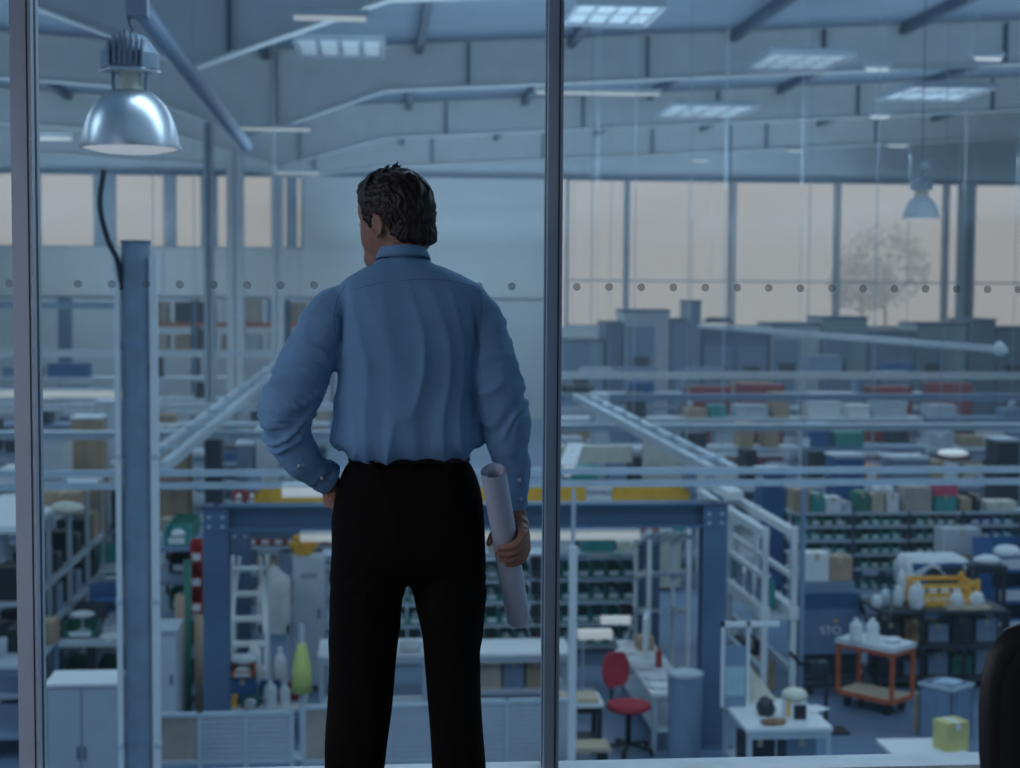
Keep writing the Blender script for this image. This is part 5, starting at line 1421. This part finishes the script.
for i, px in enumerate((861, 877.5)):
    p = Vector((X(px, 17.9), 17.9, FLOOR_Z + H + .032)); bottle(p, .078, .27, M_WHITEP, 'white bottle on the trolley, %s of two' % ['left', 'right'][i], 'trolley bottles')
bag((X(898, 17.8), 17.8, FLOOR_Z + H + .032), .11, .08, .04, M_WHITEP, 'flat white wrapping on the trolley top', None, 'wrapping', 'wrapping', 15)

# bottom right: container, plank, low table with yellow carton
c = gp(953, 16.6); t = thing('parts_container', 'blue grey container of brown parts left of the office chair', 'container', c, math.radians(38)); H = h_at(945, 682, 16.6); w = .42
e = .03
for a_, b2_ in (((-w / 2, -w / 2), (w / 2, -w / 2 + e)), ((-w / 2, w / 2 - e), (w / 2, w / 2)), ((-w / 2, -w / 2), (-w / 2 + e, w / 2)), ((w / 2 - e, -w / 2), (w / 2, w / 2))):
    wl = part('wall', MB().b2((a_[0], a_[1], .05), (b2_[0], b2_[1], H)), M_BLUEG, t)
part('floor_pan', MB().b2((-w / 2, -w / 2, .03), (w / 2, w / 2, .06)), M_BLUEG, t)
part('rim', MB().b2((-w / 2 - .015, -w / 2 - .015, H - .04), (w / 2 + .015, -w / 2, H)).b2((-w / 2 - .015, -w / 2, H - .04), (-w / 2, w / 2 + .015, H)), M_SHELF, t)
for k in range(3): part('rib', MB().b2((-w / 2 + .08 + k * .13 - .012, -w / 2 - .012, .08), (-w / 2 + .08 + k * .13 + .012, -w / 2, H - .05)), M_BLUEG, t); part('rib', MB().b2((-w / 2 - .012, -w / 2 + .08 + k * .13 - .012, .08), (-w / 2, -w / 2 + .08 + k * .13 + .012, H - .05)), M_BLUEG, t)
part('contents', MB().b2((-w / 2 + e, -w / 2 + e, H - .14), (w / 2 - e, w / 2 - e, H - .05)), M_BROWN, t)
bag((c.x + .02, c.y, FLOOR_Z + H - .045), .18, .09, .05, mat('blue_white_film', (.45, .58, .74), .4), 'blue white film lying on the brown parts', None, 'plastic_film', 'film', 17)
solo('plank', MB().b2((-.065, -.03, 0), (.065, .03, h_at(927, 693, 16.9))), M_WOOD, 'tan plank standing beside the blue grey container', 'plank', gp(927, 16.9))
Yt = 14.35
bench((X(935, Yt), Yt + .1, FLOOR_Z), .75, .6, h_at(930, 750, Yt), 'low white table at the bottom right, before the container', None, 0, M_WHITEP, M_SHELF)
carton((X(961, Yt), Yt + .05, FLOOR_Z + h_at(930, 750, Yt)), .26, .22, .27, mat('pale_yellow_card', (.66, .60, .24), .7), 'yellow white carton on the low white table', None, .3, tape=M_WHITEP)

# ---- office chair in the foreground
cy = 2.55; cxr = at(1078, 700, cy).x
t = thing('office_chair', 'black padded office chair in the right foreground', 'chair', (cxr, cy - .30, 0), math.radians(-8))
M_CHAIR = mat('black_chair_fabric', (.016, .017, .02), .85, var=.1, scale=60, spec=.2)
M_CHAIRF = mat('black_chair_shell', (.010, .011, .013), .45)
ztop = Z(1040, 612, cy + .0)
def back_shape(w, z0, z1, y, th, n=28, m_=11):
    rings_ = []
    out = []
    for j in range(m_):
        f = j / (m_ - 1)
        wz_ = w * (1 - abs(2 * f - 1) ** 3.2) ** .36 if 0 < f < 1 else w * .25
        z = z0 + (z1 - z0) * (f if 0 < f < 1 else (f * 1.0))
        rings_.append([(wz_ * math.cos(q), y + th * math.sin(q) + .10 * (wz_ * math.cos(q)) ** 2 * -1.6 + .05 * f, z) for q in [2 * math.pi * k / n for k in range(n)]])
    return MB().loft(rings_)
part('backrest_shell', back_shape(.205, .52, ztop, .30, .028), M_CHAIRF, t, True, 50)
part('backrest_pad', back_shape(.178, .55, ztop - .028, .262, .034), M_CHAIR, t, True, 50)
part('seat', MB().lathe([(.03, .42), (.22, .42), (.255, .45), (.245, .49), (.15, .50), (.01, .50)], n=28), M_CHAIR, t, True, 60)
part('back_bar', MB().tube([(0, .1, .40), (0, .30, .42), (0, .34, .62)], .025, 8), M_CHAIRF, t, True)
part('gas_lift', MB().cyl((0, 0, .1), (0, 0, .42), .03, 12), M_CHAIRF, t, True)
for k in range(5):
    a_ = k * 2 * math.pi / 5 + .3; ft = part('base_arm', MB().bar((0, 0, .11), (.30 * math.cos(a_), .30 * math.sin(a_), .08), .05, .035), M_CHAIRF, t)
    part('caster', MB().ellipsoid((.29 * math.cos(a_), .29 * math.sin(a_), .034), (.03, .03, .032), None, 10, 8), M_CHAIRF, ft, True)
# ------------------------------------------------------------------ the depth of the hall
RF = random.Random(23)
M_SHELFW = mat('white_shelf_steel', (.70, .76, .80), .45, var=.05)
ORD = ['first', 'second', 'third', 'fourth', 'fifth', 'sixth', 'seventh', 'eighth', 'ninth', 'tenth']
boxmats = [(M_CARD, 'brown'), (M_CARDL, 'pale brown'), (M_WHITEP, 'white'), (M_PALEG, 'pale grey'), (M_BLUEG, 'blue grey'), (M_BLUEP, 'blue'), (M_DARKP, 'dark'), (M_TEAL, 'teal'), (M_RED, 'red'), (M_ORANGE, 'orange'), (M_BLACK, 'black')]
wts = [4, 2.5, 7, 5, 6, 4, 6, 1.5, .7, .5, 2.5]
WORD = ['one', 'two', 'three', 'four', 'five', 'six', 'seven', 'eight', 'nine', 'ten', 'eleven', 'twelve']
def far_box(loc, w, d, h, i, row, side, bay=0, lev=0, pl=0):
    m_, nm = boxmats[i]
    o = part('stock_box', cmesh('far_box|%.1f%.1f%.1f' % (w, d, h), lambda: MB().b2((-w / 2, -d / 2, 0), (w / 2, d / 2, h)).b2((-w / 2 - .01, -d / 2 - .01, h * .82), (w / 2 + .01, d / 2 + .01, h * .9)), m_), m_)
    o.location = (loc[0], loc[1], loc[2] + .003)
    return tag(o, '%s stock box, %s row %s, bay %s, %s shelf, place %s' % (nm, row, side, WORD[bay], ['bottom', 'middle', 'top'][lev], WORD[pl]), 'box', 'stock boxes, %s row %s' % (row, side))
def row(Y, px0, px1, H, nlev, bayw, rowname, side, density=.75, skip=(), ms=None, bw=(.3, .8)):
    xa, xb = X(px0, Y), X(px1, Y); n_ = max(1, int((xb - xa) / bayw)); lv = [.25 + (H - .3) * k / (nlev - 1) for k in range(nlev)]
    for b_ in range(n_):
        cx_ = xa + bayw * (b_ + .5)
        if b_ in skip: continue
        m_ = ms or RF.choice([M_SHELFW, M_SHELFW, M_SHELF, M_BLUEG])
        shelf_unit((cx_, Y, FLOOR_Z), bayw - .06, .8, lv, 'pale rack bay %s in the %s row of racks %s' % (WORD[b_], rowname, side), 'rack bays, %s row %s' % (rowname, side), 0, m_, m_, .07, braces=False)
        for z in lv:
            x = cx_ - bayw / 2 + .15; pl = 0
            while x < cx_ + bayw / 2 - .45:
                w = round(RF.uniform(*bw), 1); 
                if x + w > cx_ + bayw / 2 - .1: break
                if RF.random() < density:
                    gap = (lv[1] - lv[0]) - .12
                    far_box((x + w / 2, Y - .02, FLOOR_Z + z), w, .6, round(min(RF.uniform(.15, .6), gap if z < lv[-1] else .6), 1), RF.choices(range(len(boxmats)), wts)[0], rowname, side, b_, lv.index(z), pl); pl += 1
                x += w + RF.uniform(.06, .3)
LS = 'left of the man'; RS = 'right of the mullion'
row(26.5, -30, 330, 1.75, 3, 2.2, 'first', LS, .8, bw=(.2, .5))
row(30.5, -30, 330, 1.9, 3, 2.4, 'second', LS, .75, bw=(.3, .6))
row(35.5, -20, 335, 2.0, 3, 2.6, 'third', LS, .75)
row(41.0, 0, 335, 2.2, 3, 3.2, 'fourth', LS, .7)
row(47.0, 0, 335, 2.4, 3, 3.6, 'fifth', LS, .7, bw=(.5, 1.2))
row(27.5, 560, 1040, 1.6, 3, 2.4, 'first', RS, .8, bw=(.2, .5))
row(32.0, 555, 1040, 1.8, 3, 2.6, 'second', RS, .75, bw=(.3, .6))
row(37.0, 555, 1040, 2.0, 3, 3.0, 'third', RS, .7, bw=(.4, .9))
row(43.0, 555, 1040, 2.2, 3, 3.6, 'fourth', RS, .7, bw=(.5, 1.2))
row(49.0, 555, 1040, 2.4, 3, 4.0, 'fifth', RS, .6, bw=(.6, 1.3))

# wide pallet racking with orange beams at the far left
Y = 55.0; M_RACKB = mat('rack_upright_blue', (.06, .11, .22), .5)
for b_ in range(4):
    xa, xb = X(150 + b_ * 46, Y), X(150 + (b_ + 1) * 46, Y); w = xb - xa; cx_ = (xa + xb) / 2
    H = h_at(200, 300, Y)
    t = thing('pallet_rack', 'tall pallet rack with orange beams below the far left windows, bay %s' % ['one', 'two', 'three', 'four'][b_], 'rack', (cx_, Y, FLOOR_Z), 0, 'pallet racks')
    for sx in (-1, 1):
        for sy in (-1, 1): part('upright', MB().box((sx * (w / 2 - .05), sy * .5, H / 2), (.09, .09, H)), M_RACKB, t)
    for z in (.2, h_at(200, 352, Y), h_at(200, 322, Y)):
        for sy in (-1, 1): part('rack_beam', MB().b2((-w / 2, sy * .5 - .03, z - .16), (w / 2, sy * .5 + .03, z)), M_ORANGE, t)
        part('deck', MB().b2((-w / 2, -.5, z - .03), (w / 2, .5, z)), M_SHELF, t)
        for k in range(2):
            i_ = RF.choices(range(len(boxmats)), [6, 4, 4, 3, 2, 0, 2, 0, 0, 0, 0])[0]
            o = far_box((cx_ + (-.25 + .5 * k) * w, Y, FLOOR_Z + z), round(w * .34, 2), .9, round(RF.uniform(.6, .8), 1), i_, 'last', 'on the pallet racks')
            lev_ = 'bottom' if z < 1 else 'middle' if z < 3.3 else 'top'
            o['label'] = '%s load on far left pallet rack bay %s, %s beam, %s' % (boxmats[i_][1], WORD[b_], lev_, ['left', 'right'][k]); o['group'] = 'loads on the pallet racks'
# dark blue stanchion and door zone far left
c = gp(66, 52.0); t = thing('wall_stanchion', 'dark blue steel stanchion far behind the left mullion', 'column', c); H = h_at(66, 297, 52)
part('stanchion_body', MB().b2((-.2, -.2, 0), (.2, .2, H)), M_BLUE, t); part('base_plate', MB().box((0, 0, .02), (.6, .6, .04)), M_STEELDK, t)

# overhead cable trays and ducts crossing the hall
def tray(px0, px1, py, Y, h, m_, label, name='cable_tray', cat='cable tray'):
    xa, xb = X(px0, Y), X(px1, Y); z = Z((px0 + px1) / 2, py, Y); w = (xb - xa) / 2
    t = thing(name, label, cat, ((xa + xb) / 2, Y, z), 0, 'overhead trays and ducts')
    part('tray_body', MB().b2((-w, -.12, -h / 2), (w, .12, h / 2)), m_, t); part('tray_lip', MB().b2((-w, -.15, h / 2), (w, .15, h / 2 + .03)), m_, t)
    for k in range(3):
        x = -w + 2 * w * (k + .5) / 3; part('hanger', MB().cyl((x, 0, h / 2), (x, 0, roof_z(xa) + .8 - z), .006, 6), M_SHELF, t)
for a in ((-30, 335, 354, 40, .14, M_SHELFW, 'upper pale duct left of the man, below the pallet racks'), (-30, 335, 408, 30, .10, M_SHELFW, 'pale duct left of the man just under the long tube lamp'), (-30, 335, 436, 22.9, .08, M_GREYRAIL, 'grey cable tray left of the man above the crane rails'),
          (-30, 120, 306, 48, .16, M_BLUEG, 'blue grey duct beside the dark blue stanchion'),
          (550, 1040, 376, 41, .14, M_SHELFW, 'upper pale duct right of the mullion'), (550, 1040, 398, 31, .10, M_BLUEG, 'blue grey cable tray right of the mullion, second from above'), (550, 1040, 428, 25.0, .08, M_GREYRAIL, 'grey cable tray right of the mullion above the slanting lamp')):
    tray(*a)
# slanting conveyor far right
a = at(700, 326, 48); b = at(1004, 361, 29); b.z = a.z
t = thing('overhead_conveyor', 'pale overhead conveyor slanting across the far right', 'conveyor', a)
part('conveyor_beam', MB().bar((0, 0, 0), b - a, .16, .12), M_SHELFW, t)
for f in (.05, .93):
    p = (b - a) * f; part('hanger', MB().cyl(p, p + Vector((0, 0, roof_z(a.x + p.x) + .8 - a.z)), .006, 6), M_SHELF, t)
part('end_drum', MB().ellipsoid((b - a) * .99, (.12, .12, .16), None, 12, 8), M_WHITEP, t, True)
# oval white lamp far right and curved hose
p = at(953, 453, 22.5); t = thing('oval_lamp', 'white oval saucer lamp above the right shelves', 'lamp', p)
part('saucer', MB().ellipsoid((0, 0, 0), (.23, .2, .055), None, 20, 10), M_TUBE, t, True); part('hanger', MB().cyl((0, 0, .05), (0, 0, 4.5), .004, 6), M_SHELF, t)

# skyline of machine enclosures before the far right windows
Y = 55.5
sky = [(560, 600, 338), (601, 618, 321), (619, 664, 309), (665, 683, 318), (684, 695, 300), (696, 762, 328), (763, 812, 322), (813, 858, 316), (859, 905, 330), (906, 956, 322), (957, 984, 318), (985, 1040, 326)]
for i, (pa, pb, py) in enumerate(sky):
    xa, xb = X(pa, Y), X(pb, Y); w = (xb - xa) / 2; H = h_at((pa + pb) / 2, py, Y)
    t = thing('machine_enclosure', 'blue grey machine enclosure under the far right windows, %s from the left' % (ORD + ['eleventh', 'twelfth'])[i], 'machine', ((xa + xb) / 2, Y, FLOOR_Z), 0, 'far machine enclosures')
    m_ = [M_BLUEG, M_BLUE, M_PALEG, M_BLUEG][i % 4] if i < 7 else mat('pale_teal_panel', (.30, .44, .48), .4) if i in (7, 9) else M_BLUEG
    part('enclosure_body', MB().b2((-w + .02, -1.0, 0), (w - .02, 1.0, H - .1)), m_, t); part('roof_cap', MB().b2((-w, -1.05, H - .1), (w, 1.05, H)), M_STEELDK, t)
    for k in range(max(1, int(2 * w / 1.2))):
        x = -w + 1.2 * (k + .5); 
        if x + .5 > w: break
        pn = part('panel', MB().b2((x - .5, -1.03, .3), (x + .5, -1.0, H - .6)), M_BLUEG, t); part('vision_slot', MB().b2((x - .3, -1.045, H * .5), (x + .3, -1.03, H * .5 + .5)), M_DARKP, pn)
# hanging hook lamp silhouette before the window
p = at(718, 320, 45); t = thing('hanging_lamp', 'dark flat lamp hanging before the far right windows', 'lamp', p)
part('lamp_body', MB().box((0, 0, 0), (.9, .4, .16), taper=.7), M_STEELDK, t); part('hanger', MB().cyl((.3, 0, .08), (.3, 0, roof_z(p.x) + .8 - p.z), .03, 8), M_STEELDK, t)
# red machines mid right
for i, (px, py, Y) in enumerate(((745, 386, 40), (694, 388, 40.2), (925, 385, 40.0), (868, 388, 40.1))):
    p = at(px, py, Y); H = p.z - FLOOR_Z
    t = thing('red_cabinet', 'dull red tool cabinet in the middle distance, %s' % ['by the right cable trays', 'left of the right cable trays', 'far right', 'between the far right racks'][i], 'cabinet', (p.x, Y - 1.6, FLOOR_Z), 0, 'red tool cabinets')
    part('cabinet_body', MB().b2((-.55, -.3, .1), (.55, .3, H + .15)), mat('dull_red', (.30, .06, .06), .5), t); part('plinth', MB().b2((-.5, -.25, 0), (.5, .25, .1)), M_BLACK, t)
    for k in range(4): part('drawer', MB().b2((-.52, -.32, .25 + k * .5), (.52, -.3, .65 + k * .5)), MATS['dull_red'], t)
# pale tall cabinets that stand among the racks left and right
cabs = [(57, 440, 472, 24.6, M_WHITEP, 24), (89, 418, 475, 25.3, M_CARD, 28), (175, 436, 462, 25.0, M_CARD, 30), (246, 444, 470, 25.0, M_BLUEG, 16), (269, 430, 470, 25.2, M_WHITEP, 24), (214, 434, 456, 24.8, M_DARKP, 15),
        (110, 402, 440, 28.2, M_PALEG, 22), (293, 425, 470, 25.1, M_PALEG, 18), (770, 470, 488, 25.5, M_BLUEP, 22), (600, 395, 425, 28.4, M_PALEG, 14), (662, 440, 470, 25.6, M_CREAM, 34), (1003, 440, 470, 25.4, M_DARKP, 22), (905, 458, 468, 25.3, M_BLUEG, 40), (845, 456, 470, 25.3, M_BLUEP, 30)]
for i, (px, py, _, Y, m_, wp) in enumerate(cabs):
    p = at(px, py, Y); H = p.z - FLOOR_Z; w = wp * Y / F_PX
    t = thing('tall_cabinet', '%s tall cabinet standing among the %s racks, %s' % ({M_WHITEP: 'white', M_CARD: 'brown', M_BLUEG: 'blue grey', M_DARKP: 'dark', M_PALEG: 'pale grey', M_BLUEP: 'blue', M_CREAM: 'cream'}[m_], 'left' if px < 400 else 'right', ['near the left mullion', 'left of the pipe column', 'right of the pipe column', 'beside the man\'s elbow', 'just behind the man\'s elbow', 'between the brown and blue ones', 'farther back by the pipe column', 'at the man\'s forearm', 'under the crane rails', 'farther back by the mullion', 'behind the cream crane beam', 'at the right edge', 'below the oval lamp', 'left of the oval lamp'][i]), 'cabinet', (p.x, Y, FLOOR_Z))
    part('cabinet_body', MB().b2((-w / 2, -.3, .05), (w / 2, .3, H)), m_, t); part('cabinet_top', MB().b2((-w / 2 - .02, -.32, H), (w / 2 + .02, .32, H + .04)), M_SHELFW, t); part('plinth', MB().b2((-w / 2 + .03, -.27, 0), (w / 2 - .03, .27, .05)), M_BLACK, t)
    part('door', MB().b2((-w / 2 + .02, -.315, .08), (-.01, -.3, H - .03)), m_, t); part('door', MB().b2((.01, -.315, .08), (w / 2 - .02, -.3, H - .03)), m_, t)
# air hoses and cable drops hanging between the racks
for i, (px, Y, py) in enumerate(((590, 28.9, 440), (722, 25.6, 455), (806, 29.6, 440), (872, 24.2, 470), (905, 34.5, 400), (940, 29.8, 430), (165, 28.6, 430), (300, 33.2, 410), (690, 34.4, 400), (1012, 34.6, 400))):
    p = at(px, py, Y); t = thing('cable_drop', 'thin pale cable drop hanging %s' % ['just right of the mullion', 'beside the right crane runway', 'above the slim pale blue post', 'left of the small dome lamp', 'under the small dome lamp, farther back', 'right under the small dome lamp', 'beside the pipe column', 'at the man\'s left shoulder', 'by the first far enclosures', 'at the right edge'][i], 'cable', p, 0, 'cable drops')
    part('cable', MB().cyl((0, 0, 0), (0, 0, roof_z(p.x) + .8 - p.z), .009, 6), M_GREYRAIL, t); part('socket_box', MB().box((0, 0, -.06), (.12, .1, .16)), M_SHELFW, t)
# trees outside the right windows, haze and overexposure put into their pale colours
def tree(px, py, Y, r, label, seed):
    p = at(px, py, Y); t = thing('tree', label, 'tree', (p.x, Y, FLOOR_Z - .2), 0, 'trees outside'); rn = random.Random(seed); H = p.z - FLOOR_Z
    part('trunk', MB().tube([(0, 0, 0), (.1, 0, H * .5), (0, .1, H)], [.16, .10, .04], 8), mat('haze_pale_bark', (.6, .6, .58), .9), t, True)
    cr = MB()
    for k in range(420):
        v = Vector((rn.gauss(0, 1), rn.gauss(0, 1), rn.gauss(0, 1))).normalized() * (r * rn.uniform(.35, 1) ** .6); v.z = v.z * .9 + H
        a_ = Vector((rn.uniform(-1, 1), rn.uniform(-1, 1), rn.uniform(-1, 1))).normalized() * .28; b_ = a_.orthogonal().normalized() * .16
        cr.add([v - a_, v + b_, v + a_, v - b_], [(0, 1, 2, 3)])
    o = part('crown', cr, mat('haze_pale_foliage', (.90, .93, .94), .9), t)
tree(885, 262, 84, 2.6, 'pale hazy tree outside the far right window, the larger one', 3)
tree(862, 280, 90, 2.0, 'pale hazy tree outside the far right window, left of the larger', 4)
# ------------------------------------------------------------------ added scatter volume that pales the far hall
hz = MB().b2((-23.9, 13.0, FLOOR_Z + .02), (33.9, FAR - .2, 4.3))
m = bpy.data.materials.new('added_haze'); m.use_nodes = True
nt = m.node_tree; nt.nodes.clear()
o_ = nt.nodes.new('ShaderNodeOutputMaterial'); vsn = nt.nodes.new('ShaderNodeVolumeScatter')
vsn.inputs['Color'].default_value = (.68, .86, 1.0, 1); vsn.inputs['Density'].default_value = .0095
nt.links.new(vsn.outputs[0], o_.inputs['Volume'])
o = part('haze', hz, m); tag(o, kind='structure')
SC.cycles.volume_bounces = 0
